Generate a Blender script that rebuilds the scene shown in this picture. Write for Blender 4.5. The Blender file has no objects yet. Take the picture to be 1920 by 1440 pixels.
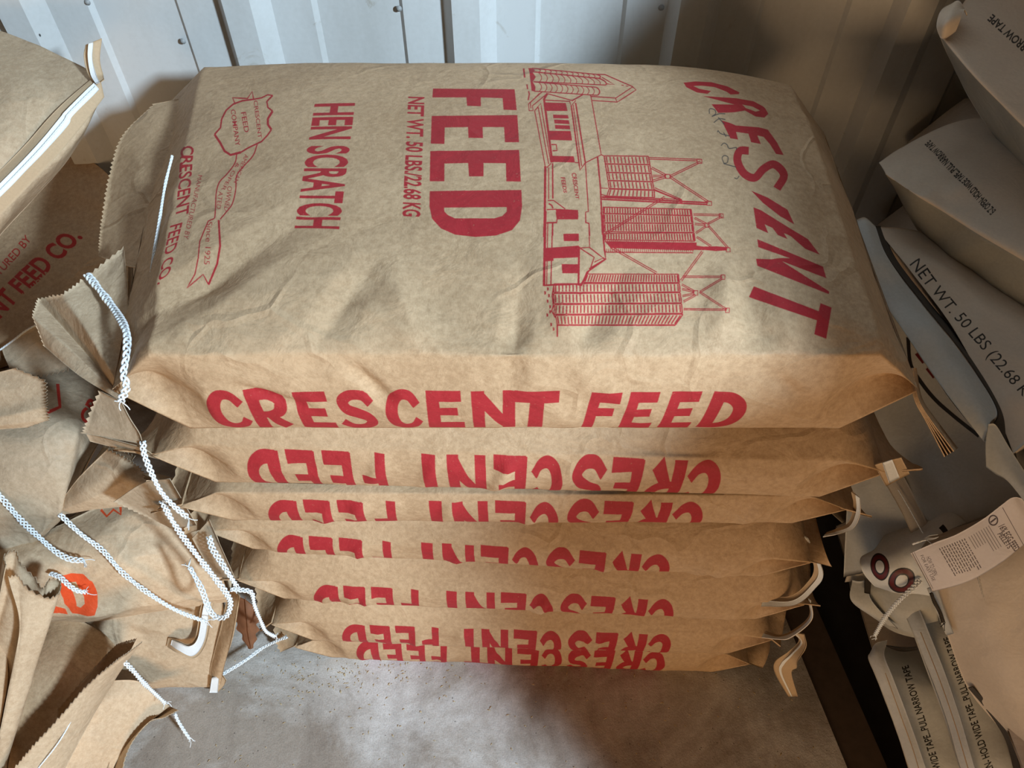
import bpy, math, random
import numpy as np
from mathutils import Vector
from mathutils.geometry import tessellate_polygon

# ------------------------------------------------------------------ camera, world, lights, exposure
SC = bpy.context.scene
COL = SC.collection
F_PX, PITCH, CAM_Z = 1440.0, math.radians(50.4), 1.311
cam_data = bpy.data.cameras.new('camera')
cam_data.sensor_width = 36.0
cam_data.lens = 36.0 * F_PX / 1920.0
cam_data.clip_start = 0.02
cam = bpy.data.objects.new('camera', cam_data)
cam.location = (0, 0, CAM_Z)
cam.rotation_euler = (math.radians(90) - PITCH, 0, 0)
COL.objects.link(cam)
SC.camera = cam

world = bpy.data.worlds.new('world')
SC.world = world
world.use_nodes = True
world.node_tree.nodes['Background'].inputs[0].default_value = (1.0, 0.66, 0.38, 1)
world.node_tree.nodes['Background'].inputs[1].default_value = 0.05

def area_light(name, loc, aim, sx, sy, power, color):
    d = bpy.data.lights.new(name, 'AREA')
    d.shape = 'RECTANGLE'; d.size = sx; d.size_y = sy; d.energy = power; d.color = color
    o = bpy.data.objects.new(name, d)
    o.location = loc
    o.rotation_euler = (Vector(aim) - Vector(loc)).to_track_quat('-Z', 'Y').to_euler()
    COL.objects.link(o)
    return o

# cool daylight through an opening behind the camera and to its right, and an added low warm fill from behind the camera for the front faces
area_light('doorway_daylight', (1.6, -1.2, 2.15), (-0.2, 0.6, 0.5), 0.17, 0.25, 132, (0.67, 0.85, 1.0))
area_light('warm_front_fill', (0.25, -2.2, 0.38), (0.1, 0.5, 0.42), 1.2, 0.6, 28, (1.0, 0.64, 0.34))

SC.view_settings.view_transform = 'Standard'
SC.view_settings.look = 'None'
SC.view_settings.gamma = 1.0
SC.view_settings.use_curve_mapping = False
SC.view_settings.exposure = 0.0

# ------------------------------------------------------------------ geometry helpers
SP, CP = math.sin(PITCH), math.cos(PITCH)

def P(px, py, d):
    """world point at depth d along the viewing axis, seen at photo pixel px, py"""
    x = (px - 960.0) / F_PX; v = (720.0 - py) / F_PX
    return np.array((x * d, (CP + v * SP) * d, CAM_Z + (-SP + v * CP) * d))

def project(v):
    v = np.asarray(v, float)
    y = v[..., 1]; z = v[..., 2] - CAM_Z
    d = y * CP - z * SP
    up = y * SP + z * CP
    return np.stack((960 + F_PX * v[..., 0] / d, 720 - F_PX * up / d), -1)

def hash2(ix, iy, s):
    n = (ix * 374761393 + iy * 668265263 + s * 974634777) & 0xFFFFFFFF
    n = ((n ^ (n >> 13)) * 1274126177) & 0xFFFFFFFF
    return ((n ^ (n >> 16)) & 0xFFFFFF) / float(0xFFFFFF)

def vnoise(x, y, s=0):
    """smooth value noise in -1..1"""
    ix = np.floor(x).astype(np.int64); iy = np.floor(y).astype(np.int64)
    fx = x - ix; fy = y - iy
    fx = fx * fx * fx * (fx * (fx * 6 - 15) + 10); fy = fy * fy * fy * (fy * (fy * 6 - 15) + 10)
    a = hash2(ix, iy, s); b = hash2(ix + 1, iy, s); c = hash2(ix, iy + 1, s); d = hash2(ix + 1, iy + 1, s)
    return 2 * ((a * (1 - fx) + b * fx) * (1 - fy) + (c * (1 - fx) + d * fx) * fy) - 1

def facets(x, y, s=0):
    """crumpled-paper height: each cell is a tilted plane, blended sharply at its borders (0..1)"""
    ix = np.floor(x).astype(np.int64); iy = np.floor(y).astype(np.int64)
    f1 = np.full(x.shape, 9.0); f2 = np.full(x.shape, 9.0)
    for dx in (-1, 0, 1):
        for dy in (-1, 0, 1):
            cx = ix + dx; cy = iy + dy
            qx = cx + hash2(cx, cy, s + 11); qy = cy + hash2(cx, cy, s + 23)
            d = np.sqrt((x - qx) ** 2 + (y - qy) ** 2) + 0.5 * hash2(cx, cy, s + 37)
            f2 = np.where(d < f1, f1, np.minimum(f2, d)); f1 = np.minimum(f1, d)
    return np.clip(f2 - f1, 0, 1)

def crumple(x, y, amp, scale, s=0):
    wx = x * scale + 0.5 * vnoise(x * scale * .7, y * scale * .7, s + 3)
    wy = y * scale + 0.5 * vnoise(x * scale * .7 + 9, y * scale * .7, s + 5)
    big = 0.6 * vnoise(wx * .5, wy * .5, s) + 0.6 * (1 - 2 * np.abs(vnoise(wx * .8 + 4, wy * .8, s + 1)))
    sharp = facets(wx * .9, wy * .9, s + 7)
    small = facets(wx * 2.3 + 5, wy * 2.3, s + 9)
    return amp * (0.55 * big - 0.55 * sharp - 0.16 * small + .3)

def basis(n_ctrl, n, creases=(), params=None):
    """Catmull-Rom weights (n x n_ctrl), broken at the crease indices"""
    t = np.linspace(0, n_ctrl - 1, n) if params is None else params
    M = np.zeros((len(t), n_ctrl))
    brk = sorted(set([0, n_ctrl - 1] + list(creases)))
    for k, tt in enumerate(t):
        i = min(int(tt), n_ctrl - 2); f = tt - i
        lo = max(b for b in brk if b <= i); hi = min(b for b in brk if b >= i + 1)
        w = {-1: -.5 * f + f * f - .5 * f ** 3, 0: 1 - 2.5 * f * f + 1.5 * f ** 3, 1: .5 * f + 2 * f * f - 1.5 * f ** 3, 2: -.5 * f * f + .5 * f ** 3}
        for o, ww in w.items():
            j = i + o
            if j < lo: M[k, lo] += 2 * ww; M[k, lo + 1] -= ww
            elif j > hi: M[k, hi] += 2 * ww; M[k, hi - 1] -= ww
            else: M[k, j] += ww
    return M

def grid_quads(n, m, base=0, flip=False):
    i, j = np.meshgrid(np.arange(n - 1), np.arange(m - 1), indexing='ij')
    a = (i * m + j).ravel() + base
    q = np.stack((a, a + m, a + m + 1, a + 1), -1)
    return q[:, ::-1] if flip else q

def grid_normals(G):
    du = np.gradient(G, axis=0); dv = np.gradient(G, axis=1)
    n = np.cross(du, dv)
    l = np.linalg.norm(n, axis=-1, keepdims=True)
    return n / np.maximum(l, 1e-9)

def raw_mesh(name, verts, faces, mats, uv=None, midx=None, smooth=True):
    me = bpy.data.meshes.new(name)
    verts = np.asarray(verts, np.float32); faces = np.asarray(faces, np.int32)
    k = faces.shape[1]
    me.vertices.add(len(verts)); me.vertices.foreach_set('co', verts.ravel())
    me.loops.add(faces.size); me.loops.foreach_set('vertex_index', faces.ravel())
    me.polygons.add(len(faces)); me.polygons.foreach_set('loop_start', np.arange(len(faces), dtype=np.int32) * k)
    me.polygons.foreach_set('use_smooth', np.full(len(faces), bool(smooth)))
    for m in mats: me.materials.append(m)
    if midx is not None: me.polygons.foreach_set('material_index', np.asarray(midx, np.int32))
    if uv is not None:
        l = me.uv_layers.new(name='UVMap')
        l.data.foreach_set('uv', np.asarray(uv, np.float32)[faces.ravel()].ravel())
    me.update(calc_edges=True); me.validate()
    return me

def link(name, me, parent=None, origin=(0, 0, 0)):
    o = bpy.data.objects.new(name, me)
    COL.objects.link(o)
    if parent is not None: o.parent = parent
    else: o.location = origin
    return o

def thing(name, label, cat, base, group=None):
    e = bpy.data.objects.new(name, None)
    e.empty_display_size = .05
    e.location = tuple(base)
    COL.objects.link(e)
    e['label'] = label; e['category'] = cat
    if group: e['group'] = group
    return e

def part(name, parent, verts, faces, mats, label=None, **kw):
    b = np.array(parent.get('base0', tuple(parent.location)), float)
    o = link(name, raw_mesh(name, np.asarray(verts, float) - b, faces, mats, **kw), parent)
    if label: o['label'] = label
    return o

def sub(name, parent, root, verts, faces, mats, label=None, **kw):
    b = np.array(tuple(root.location), float)
    o = link(name, raw_mesh(name, np.asarray(verts, float) - b, faces, mats, **kw), parent)
    if label: o['label'] = label
    return o

def cage(rows, n, m, crease_r=(), crease_c=()):
    G = np.array([[P(*p) for p in r] for r in rows])
    R, C = G.shape[:2]
    Mu = basis(R, n, crease_r); Mv = basis(C, m, crease_c)
    return np.einsum('ia,abk,jb->ijk', Mu, G, Mv)

def shell(G, t=0.0012):
    """closed thin sheet from a grid"""
    n, m = G.shape[:2]
    N = grid_normals(G)
    V = np.concatenate((G.reshape(-1, 3), (G - N * t).reshape(-1, 3)))
    B = n * m
    Q = [grid_quads(n, m), grid_quads(n, m, B, True)]
    ring = [i * m for i in range(n)] + [(n - 1) * m + j for j in range(1, m)] + [i * m + m - 1 for i in range(n - 2, -1, -1)] + [j for j in range(m - 2, 0, -1)]
    ring = np.array(ring); nx = np.roll(ring, -1)
    Q.append(np.stack((ring, nx, nx + B, ring + B), -1))
    g = np.stack(np.meshgrid(np.linspace(0, 1, n), np.linspace(0, 1, m), indexing='ij'), -1).reshape(-1, 2)[:, ::-1]
    return V, np.concatenate(Q), np.concatenate((g, g))

def body(G, off, t_min=.01):
    """closed volume: the seen face G, a flattened back shifted by off, and walls between them"""
    n, m = G.shape[:2]
    c = G.mean((0, 1))
    mu = basis(2, n); mv = basis(2, m)
    corner = np.array([[G[0, 0], G[0, -1]], [G[-1, 0], G[-1, -1]]])
    flat = np.einsum('ia,abk,jb->ijk', mu, corner, mv)
    s = np.sin(np.linspace(0, np.pi, n))[:, None] ** .5 * np.sin(np.linspace(0, np.pi, m))[None, :] ** .5
    Bk = G * .5 + flat * .5 + np.array(off) * (.3 + .7 * s[..., None])
    B = n * m
    V = np.concatenate((G.reshape(-1, 3), Bk.reshape(-1, 3)))
    Q = [grid_quads(n, m), grid_quads(n, m, B, True)]
    ring = [i * m for i in range(n)] + [(n - 1) * m + j for j in range(1, m)] + [i * m + m - 1 for i in range(n - 2, -1, -1)] + [j for j in range(m - 2, 0, -1)]
    ring = np.array(ring); nx = np.roll(ring, -1)
    Q.append(np.stack((ring, nx, nx + B, ring + B), -1))
    g = np.stack(np.meshgrid(np.linspace(0, 1, n), np.linspace(0, 1, m), indexing='ij'), -1).reshape(-1, 2)[:, ::-1]
    return V, np.concatenate(Q), np.concatenate((g, g))

def arc_uv(G):
    du = np.zeros(G.shape[:2]); dv = np.zeros(G.shape[:2])
    du[1:] = np.cumsum(np.linalg.norm(np.diff(G, axis=0), axis=-1), 0)
    dv[:, 1:] = np.cumsum(np.linalg.norm(np.diff(G, axis=1), axis=-1), 1)
    return du, dv

def crumpled(G, amp, scale, seed, edge=0.15):
    a, b = arc_uv(G)
    h = crumple(b, a, amp, scale, seed)
    n, m = h.shape
    w = np.minimum(1, np.minimum(np.arange(n), np.arange(n)[::-1]) / max(1, edge * n))[:, None] * np.minimum(1, np.minimum(np.arange(m), np.arange(m)[::-1]) / max(1, edge * m))[None, :]
    N = grid_normals(G)
    v = np.array((0, 0, CAM_Z)) - G
    sgn = np.sign((N * v).sum(-1).mean()) or 1
    return G + N * (h * (.25 + .75 * w) * sgn)[..., None]

def zigzag(G, side, depth=.0042):
    """pinked paper edge: push every second point of one grid edge outwards"""
    G = G.copy()
    if side == 'r1': e, i = G[-1], G[-2]
    elif side == 'r0': e, i = G[0], G[1]
    elif side == 'c1': e, i = G[:, -1], G[:, -2]
    else: e, i = G[:, 0], G[:, 1]
    d = e - i; d /= np.maximum(np.linalg.norm(d, axis=-1, keepdims=True), 1e-9)
    rng = np.random.default_rng(int(abs(G.sum() * 1e4)) % 2 ** 31)
    a = np.where(np.arange(len(e)) % 2 == 0, depth, 0)[:, None] * rng.uniform(.7, 1.1, (len(e), 1))
    e += d * a
    return G

def teeth(length, pitch=.0062):
    return max(7, 2 * int(length / pitch) + 1)

def sheet(name, parent, rows, mats, n=24, m=24, zz=None, amp=.0015, scale=14, seed=1, cr=(), cc=(), t=.0012, root=None, label=None, uv_out=False):
    if zz:
        e = [P(*p) for p in (rows[-1] if zz == 'r1' else rows[0] if zz == 'r0' else [r[-1] for r in rows] if zz == 'c1' else [r[0] for r in rows])]
        L = sum(np.linalg.norm(e[k + 1] - e[k]) for k in range(len(e) - 1))
        if zz[0] == 'r': m = teeth(L)
        else: n = teeth(L)
    G = cage(rows, n, m, cr, cc)
    if amp: G = crumpled(G, amp, scale, seed, .05)
    if zz: G = zigzag(G, zz)
    V, Q, UV = shell(G, t)
    if root is None: return part(name, parent, V, Q, mats, label, uv=UV)
    return sub(name, parent, root, V, Q, mats, label, uv=UV)

def tube_strip(pts, r, k=5):
    pts = np.asarray(pts, float); n = len(pts)
    T = np.gradient(pts, axis=0); T /= np.maximum(np.linalg.norm(T, axis=1, keepdims=True), 1e-9)
    up = np.array((.13, .31, .94))
    A = np.cross(T, up); A /= np.maximum(np.linalg.norm(A, axis=1, keepdims=True), 1e-9)
    B = np.cross(T, A)
    an = np.linspace(0, 2 * np.pi, k, endpoint=False)
    V = pts[:, None] + r * (A[:, None] * np.cos(an)[None, :, None] + B[:, None] * np.sin(an)[None, :, None])
    i, j = np.meshgrid(np.arange(n - 1), np.arange(k), indexing='ij')
    a = (i * k + j).ravel(); b = (i * k + (j + 1) % k).ravel()
    return V.reshape(-1, 3), np.stack((a, b, b + k, a + k), -1)

def spline(pts, step=.0012):
    pts = np.asarray(pts, float)
    M = basis(len(pts), 40 * len(pts))
    c = M @ pts
    s = np.concatenate(([0], np.cumsum(np.linalg.norm(np.diff(c, axis=0), axis=1))))
    n = max(8, int(s[-1] / step))
    q = np.linspace(0, s[-1], n)
    return np.stack([np.interp(q, s, c[:, k]) for k in range(3)], 1), q

def chain(name, parent, pts, mat, width=.0030, k_w=.62, r=.00105, pitch=.0085, root=None, seed=0, label=None, raw=False):
    """crocheted chain-stitch sewing thread: three plaited strands along a path, with a frayed end"""
    c, s = spline(pts if raw else [P(*p) for p in pts])
    T = np.gradient(c, axis=0); T /= np.linalg.norm(T, axis=1, keepdims=True)
    view = c - np.array((0, 0, CAM_Z)); view /= np.linalg.norm(view, axis=1, keepdims=True)
    A = np.cross(T, view); A /= np.maximum(np.linalg.norm(A, axis=1, keepdims=True), 1e-9)
    B = np.cross(T, A)
    width *= k_w; pitch *= .8
    Vs, Qs, b = [], [], 0
    rng = np.random.default_rng(seed + 5)
    wob = 1 + .25 * vnoise(s * 60, s * 0 + seed, seed)
    for k in range(3):
        ph = 2 * np.pi * s / pitch * .5 + k * 2 * np.pi / 3
        p = c + A * (width * wob * np.sin(ph))[:, None] + B * (width * .45 * np.sin(2 * ph))[:, None]
        V, Q = tube_strip(p, r, 5); Vs.append(V); Qs.append(Q + b); b += len(V)
    for k in range(4):
        e = c[-1]; d = T[-1] + rng.normal(0, .45, 3)
        p = np.array([e + d * t + A[-1] * .002 * math.sin(t * 300 + k) for t in np.linspace(0, .009, 6)])
        V, Q = tube_strip(p, r * .5, 4); Vs.append(V); Qs.append(Q + b); b += len(V)
    V = np.concatenate(Vs); Q = np.concatenate(Qs)
    if root is None: return part(name, parent, V, Q, [mat], label)
    return sub(name, parent, root, V, Q, [mat], label)

# ------------------------------------------------------------------ flat print: drawn here, stored as ink masks
class Canvas:
    def __init__(self, w, h, ss=2):
        self.w, self.h, self.ss = w, h, ss
        self.a = [np.zeros((h * ss, w * ss), np.uint8) for _ in range(2)]
    def tris(self, T, ch=0, val=1):
        A = self.a[ch]; H, W = A.shape
        T = np.asarray(T, float) * np.array((W, H))
        for t in T:
            x0, y0 = np.floor(t.min(0)).astype(int); x1, y1 = np.ceil(t.max(0)).astype(int) + 1
            x0 = max(x0, 0); y0 = max(y0, 0); x1 = min(x1, W); y1 = min(y1, H)
            if x0 >= x1 or y0 >= y1: continue
            X = np.arange(x0, x1)[None, :] + .5; Y = np.arange(y0, y1)[:, None] + .5
            (ax, ay), (bx, by), (cx, cy) = t
            d = (bx - ax) * (cy - ay) - (by - ay) * (cx - ax)
            if abs(d) < 1e-9: continue
            w0 = ((bx - X) * (cy - Y) - (by - Y) * (cx - X)) / d
            w1 = ((cx - X) * (ay - Y) - (cy - Y) * (ax - X)) / d
            m = (w0 >= -1e-6) & (w1 >= -1e-6) & (w0 + w1 <= 1 + 1e-6)
            A[y0:y1, x0:x1][m] = val
    def image(self, name):
        im = bpy.data.images.new(name, self.w, self.h, alpha=False, float_buffer=False)
        im.colorspace_settings.name = 'Non-Color'
        px = np.ones((self.h, self.w, 4), np.float32)
        for k in range(2):
            px[..., k] = self.a[k].reshape(self.h, self.ss, self.w, self.ss).mean((1, 3))
        px[..., 2] = 0
        im.pixels.foreach_set(px.ravel())
        im.update()
        return im

class Pen:
    """draws shapes given in one frame onto a Canvas through a mapping fn(points)->0..1 texture coordinates"""
    def __init__(self, cv, fn): self.cv, self.fn = cv, fn
    def fine(self, pts, closed):
        if not isinstance(self.fn, GridMap): return pts
        pts = np.asarray(pts, float)
        if closed: pts = np.concatenate((pts, pts[:1]))
        out = []
        for p, q in zip(pts[:-1], pts[1:]):
            k = max(1, int(np.linalg.norm(q - p) / 10))
            out += [p + (q - p) * t / k for t in range(k)]
        if not closed: out.append(pts[-1])
        return np.array(out)
    def poly(self, pts, holes=(), ch=0, val=1):
        pts = self.fine(pts, True); holes = [self.fine(h, True) for h in holes]
        loops = [[Vector((p[0], p[1], 0)) for p in l] for l in [list(pts)] + [list(h) for h in holes]]
        flat = np.array([(v.x, v.y) for l in loops for v in l])
        t = np.array(tessellate_polygon(loops))
        if len(t): self.cv.tris(self.fn(flat)[t], ch, val)
    def line(self, pts, w=1.5, ch=0, val=1):
        if np.ndim(w) == 0: pts = self.fine(pts, False)
        pts = np.asarray(pts, float); w = np.broadcast_to(np.asarray(w, float), (len(pts),))
        d = np.gradient(pts, axis=0) if len(pts) > 2 else np.repeat(pts[1:] - pts[:1], 2, 0)
        if len(pts) > 2:
            s = np.diff(pts, axis=0); s /= np.maximum(np.linalg.norm(s, axis=1, keepdims=True), 1e-9)
            d = np.concatenate((s[:1], s[:-1] + s[1:], s[-1:]))
        d /= np.maximum(np.linalg.norm(d, axis=1, keepdims=True), 1e-9)
        nrm = np.stack((-d[:, 1], d[:, 0]), 1) * w[:, None] / 2
        a = self.fn(pts + nrm); b = self.fn(pts - nrm)
        T = []
        for k in range(len(pts) - 1): T += [(a[k], b[k], b[k + 1]), (a[k], b[k + 1], a[k + 1])]
        self.cv.tris(T, ch, val)
    def text(self, s, bl, br, tl, tr, bold=.02, ch=0, val=1):
        xy, t = glyphs(s, bold)
        q = np.array((bl, br, tl, tr), float)
        u = xy[:, :1]; v = xy[:, 1:]
        p = (q[0] * (1 - u) + q[1] * u) * (1 - v) + (q[2] * (1 - u) + q[3] * u) * v
        self.cv.tris(self.fn(p)[t], ch, val)

_gl = {}
def glyphs(s, bold):
    k = (s, bold)
    if k in _gl: return _gl[k]
    c = bpy.data.curves.new('tmp_text', 'FONT'); c.body = s; c.size = 1; c.offset = bold; c.resolution_u = 4
    o = bpy.data.objects.new('tmp_text', c); COL.objects.link(o)
    dg = bpy.context.evaluated_depsgraph_get(); ev = o.evaluated_get(dg); me = ev.to_mesh()
    me.calc_loop_triangles()
    v = np.zeros(len(me.vertices) * 3); me.vertices.foreach_get('co', v); v = v.reshape(-1, 3)[:, :2]
    t = np.zeros(len(me.loop_triangles) * 3, np.int32); me.loop_triangles.foreach_get('vertices', t); t = t.reshape(-1, 3)
    lo, hi = v.min(0), v.max(0)
    ev.to_mesh_clear(); bpy.data.objects.remove(o); bpy.data.curves.remove(c)
    _gl[k] = ((v - lo) / (hi - lo), t)
    return _gl[k]

class GridMap:
    """photo pixel -> texture coordinate of a surface grid (inverse of its projection)"""
    def __init__(self, G):
        self.n, self.m = G.shape[:2]
        self.px = project(G)
    def __call__(self, pts):
        out = []
        X = self.px.reshape(-1, 2)
        for p in np.asarray(pts, float):
            k = int(((X - p) ** 2).sum(1).argmin()); i, j = divmod(k, self.m)
            i = min(max(i, 1), self.n - 2); j = min(max(j, 1), self.m - 2)
            c = self.px[i, j]
            J = np.stack(((self.px[i, j + 1] - self.px[i, j - 1]) / 2, (self.px[i + 1, j] - self.px[i - 1, j]) / 2), 1)
            try: q = np.linalg.solve(J, p - c)
            except np.linalg.LinAlgError: q = np.zeros(2)
            q = np.clip(q, -60, 60)
            out.append(((j + q[0]) / (self.m - 1), (i + q[1]) / (self.n - 1)))
        return np.array(out)

# ------------------------------------------------------------------ materials
def srgb(r, g, b):
    f = lambda c: (c / 255 / 12.92) if c / 255 <= .04045 else ((c / 255 + .055) / 1.055) ** 2.4
    return (f(r), f(g), f(b), 1)

class NT:
    def __init__(self, name, rough=.7, spec=.3):
        self.m = bpy.data.materials.new(name); self.m.use_nodes = True
        self.t = self.m.node_tree; self.n = self.t.nodes
        self.b = self.n['Principled BSDF']
        self.b.inputs['Roughness'].default_value = rough
        self.b.inputs['Specular IOR Level'].default_value = spec
        self.tc = self.n.new('ShaderNodeTexCoord')
    def l(self, a, b): self.t.links.new(a, b)
    def noise(self, scale, detail=3, rough=.55, vec=None, coord='Object', dist=0):
        x = self.n.new('ShaderNodeTexNoise'); x.inputs['Scale'].default_value = scale; x.inputs['Detail'].default_value = detail
        x.inputs['Roughness'].default_value = rough; x.inputs['Distortion'].default_value = dist
        self.l(vec if vec is not None else self.tc.outputs[coord], x.inputs['Vector']); return x.outputs['Fac']
    def voro(self, scale, feature='F1', vec=None, rnd=1.0):
        x = self.n.new('ShaderNodeTexVoronoi'); x.feature = feature; x.inputs['Scale'].default_value = scale; x.inputs['Randomness'].default_value = rnd
        self.l(vec if vec is not None else self.tc.outputs['Object'], x.inputs['Vector']); return x.outputs['Distance']
    def scale(self, s, coord='Object', rot=(0, 0, 0)):
        x = self.n.new('ShaderNodeMapping'); x.inputs['Scale'].default_value = s; x.inputs['Rotation'].default_value = rot
        self.l(self.tc.outputs[coord], x.inputs['Vector']); return x.outputs['Vector']
    def ramp(self, f, stops):
        x = self.n.new('ShaderNodeValToRGB'); e = x.color_ramp.elements
        while len(e) < len(stops): e.new(.5)
        for k, (p, c) in enumerate(stops):
            e[k].position = p; e[k].color = c if len(c) == 4 else (*c, 1)
        self.l(f, x.inputs['Fac']); return x.outputs['Color']
    def mix(self, f, a, b, mode='MIX'):
        x = self.n.new('ShaderNodeMix'); x.data_type = 'RGBA'; x.blend_type = mode
        for v, i in ((f, 0), (a, 6), (b, 7)):
            if hasattr(v, 'links') or hasattr(v, 'is_linked'): self.l(v, x.inputs[i])
            else: x.inputs[i].default_value = v
        return x.outputs[2]
    def math(self, op, a, b=0.0):
        x = self.n.new('ShaderNodeMath'); x.operation = op
        for v, i in ((a, 0), (b, 1)):
            if hasattr(v, 'is_linked'): self.l(v, x.inputs[i])
            else: x.inputs[i].default_value = v
        return x.outputs[0]
    def bump(self, h, strength, dist, prev=None):
        x = self.n.new('ShaderNodeBump'); x.inputs['Strength'].default_value = strength; x.inputs['Distance'].default_value = dist
        self.l(h, x.inputs['Height'])
        if prev is not None: self.l(prev, x.inputs['Normal'])
        return x.outputs['Normal']
    def color(self, c): self.l(c, self.b.inputs['Base Color'])
    def normal(self, c): self.l(c, self.b.inputs['Normal'])

W1 = (1, 1, 1, 1); K0 = (0, 0, 0, 1)

def kraft(name, c1=(.41, .275, .16), c2=(.555, .39, .24), img=None, ink=(.37, .011, .024), rough=.62, crinkle=1.0):
    t = NT(name, rough, .22)
    a = t.noise(7, 4); b = t.noise(160, 3, .7); f = t.noise(900, 2, .6, t.scale((1, .3, 1)))
    k = t.math('ADD', t.math('MULTIPLY', a, .35), t.math('ADD', t.math('MULTIPLY', b, .45), t.math('MULTIPLY', f, .2)))
    col = t.ramp(k, [(.40, (*c1, 1)), (.59, (*c2, 1))])
    if img is not None:
        x = t.n.new('ShaderNodeTexImage'); x.image = img; x.extension = 'CLIP'; x.interpolation = 'Cubic'
        t.l(t.tc.outputs['UV'], x.inputs['Vector'])
        s = t.n.new('ShaderNodeSeparateColor'); t.l(x.outputs['Color'], s.inputs[0])
        worn = t.ramp(t.noise(420, 2, .7), [(.20, (.45, .45, .45)), (.34, W1)])
        r = t.math('MULTIPLY', s.outputs[0], t.math('MULTIPLY', worn, .96))
        inkc = t.mix(b, (*[c * .86 for c in ink], 1), (*[min(1, c * 1.12) for c in ink], 1))
        col = t.mix(r, col, inkc)
        col = t.mix(t.math('MULTIPLY', s.outputs[1], .9), col, (.05, .05, .055, 1))
    t.color(col)
    v = t.voro(26, 'F1', None); w = t.noise(30, 4, .6, dist=.6)
    n = t.bump(w, .34 * crinkle, .007)
    n = t.bump(v, .16 * crinkle, .005, n)
    n = t.bump(b, .10, .0012, n)
    nz = t.n.new('ShaderNodeTexNoise'); nz.inputs['Scale'].default_value = 5; nz.inputs['Detail'].default_value = 3
    t.l(t.tc.outputs['Object'], nz.inputs['Vector'])
    sc = t.n.new('ShaderNodeVectorMath'); sc.operation = 'SCALE'; sc.inputs['Scale'].default_value = .16; t.l(nz.outputs['Color'], sc.inputs[0])
    ad = t.n.new('ShaderNodeVectorMath'); ad.operation = 'ADD'; t.l(sc.outputs[0], ad.inputs[0]); t.l(t.tc.outputs['Object'], ad.inputs[1])
    e = t.voro(9, 'DISTANCE_TO_EDGE', ad.outputs[0])
    fold = t.math('MULTIPLY', t.ramp(e, [(0, W1), (.05, K0)]), t.ramp(t.noise(6, 2), [(.46, K0), (.62, W1)]))
    n = t.bump(fold, .45 * crinkle, .0025, n)
    t.normal(n)
    return t.m

def plastic(name, c1, c2, img=None, ink=(.012, .011, .011), rough=.5):
    t = NT(name, rough, .4)
    a = t.noise(9, 4); b = t.noise(300, 2)
    col = t.ramp(t.math('ADD', t.math('MULTIPLY', a, .7), t.math('MULTIPLY', b, .3)), [(.35, (*c1, 1)), (.65, (*c2, 1))])
    if img is not None:
        x = t.n.new('ShaderNodeTexImage'); x.image = img; x.extension = 'CLIP'; x.interpolation = 'Cubic'
        t.l(t.tc.outputs['UV'], x.inputs['Vector'])
        s = t.n.new('ShaderNodeSeparateColor'); t.l(x.outputs['Color'], s.inputs[0])
        col = t.mix(s.outputs[0], col, (*ink, 1))
        col = t.mix(s.outputs[1], col, (.10, .006, .008, 1))
    t.color(col)
    n = t.bump(t.noise(24, 4, .6, dist=.8), .25, .006)
    n = t.bump(t.voro(20, 'F1'), .12, .004, n)
    t.normal(n)
    return t.m

def plain(name, c, rough=.7, grain=200, amt=.15, spec=.3):
    t = NT(name, rough, spec)
    a = t.noise(grain, 3)
    col = t.mix(a, (*[x * (1 - amt) for x in c], 1), (*[min(1, x * (1 + amt)) for x in c], 1))
    t.color(col); t.normal(t.bump(a, .2, .001))
    return t.m

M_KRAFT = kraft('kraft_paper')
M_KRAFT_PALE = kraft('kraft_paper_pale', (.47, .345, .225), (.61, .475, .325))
M_KRAFT_GREY = kraft('kraft_paper_dusty', (.40, .31, .21), (.52, .41, .29))
M_TAPE = plain('white_sewing_tape', (.80, .84, .86), .6, 500, .08)
M_THREAD = plain('white_cotton_thread', (.80, .85, .88), .8, 900, .1)
M_TAN_TAPE = plain('kraft_sewing_tape', (.52, .38, .24), .7, 400, .12)
M_BAG = plastic('white_woven_sack', (.37, .375, .355), (.47, .475, .45))
M_BAG_WHITE = plastic('bright_woven_sack', (.58, .60, .59), (.70, .72, .71))
M_BAG_TAN = plastic('beige_woven_sack', (.50, .42, .335), (.60, .51, .41))
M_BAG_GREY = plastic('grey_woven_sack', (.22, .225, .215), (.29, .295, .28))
M_BAG_IN = plain('dark_sack_inside', (.05, .042, .034), .9)
M_BAG_TAPE = plain('beige_sewing_tape', (.46, .41, .345), .75, 500, .12)

# ------------------------------------------------------------------ the setting
def concrete():
    t = NT('concrete_floor', .85, .25)
    a = t.noise(2.2, 6, .65); b = t.noise(60, 4, .7); c = t.noise(420, 3, .7)
    st = t.noise(9, 5, .6, t.scale((1, .28, 1), rot=(0, 0, .6)))
    base = t.ramp(t.math('ADD', t.math('MULTIPLY', a, .34), t.math('ADD', t.math('MULTIPLY', b, .24), t.math('MULTIPLY', c, .42))),
                  [(.36, (.47, .435, .40)), (.5, (.66, .63, .59)), (.64, (.83, .81, .78))])
    dark = t.ramp(st, [(.33, (.72, .70, .69)), (.5, W1)])
    col = t.mix(1.0, base, dark, 'MULTIPLY')
    dirt = t.ramp(t.noise(3.1, 6, .68, t.scale((1, 1.4, 1), rot=(0, 0, .3)), dist=.7), [(.40, W1), (.58, (.46, .38, .31))])
    col = t.mix(.8, col, dirt, 'MULTIPLY')
    sp = t.ramp(t.voro(55), [(.05, K0), (.075, W1)])
    col = t.mix(.55, col, t.mix(1.0, col, sp, 'MULTIPLY'))
    t.color(col)
    n = t.bump(b, .35, .003); n = t.bump(c, .35, .0012, n); n = t.bump(st, .25, .003, n)
    t.normal(n)
    return t.m

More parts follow.
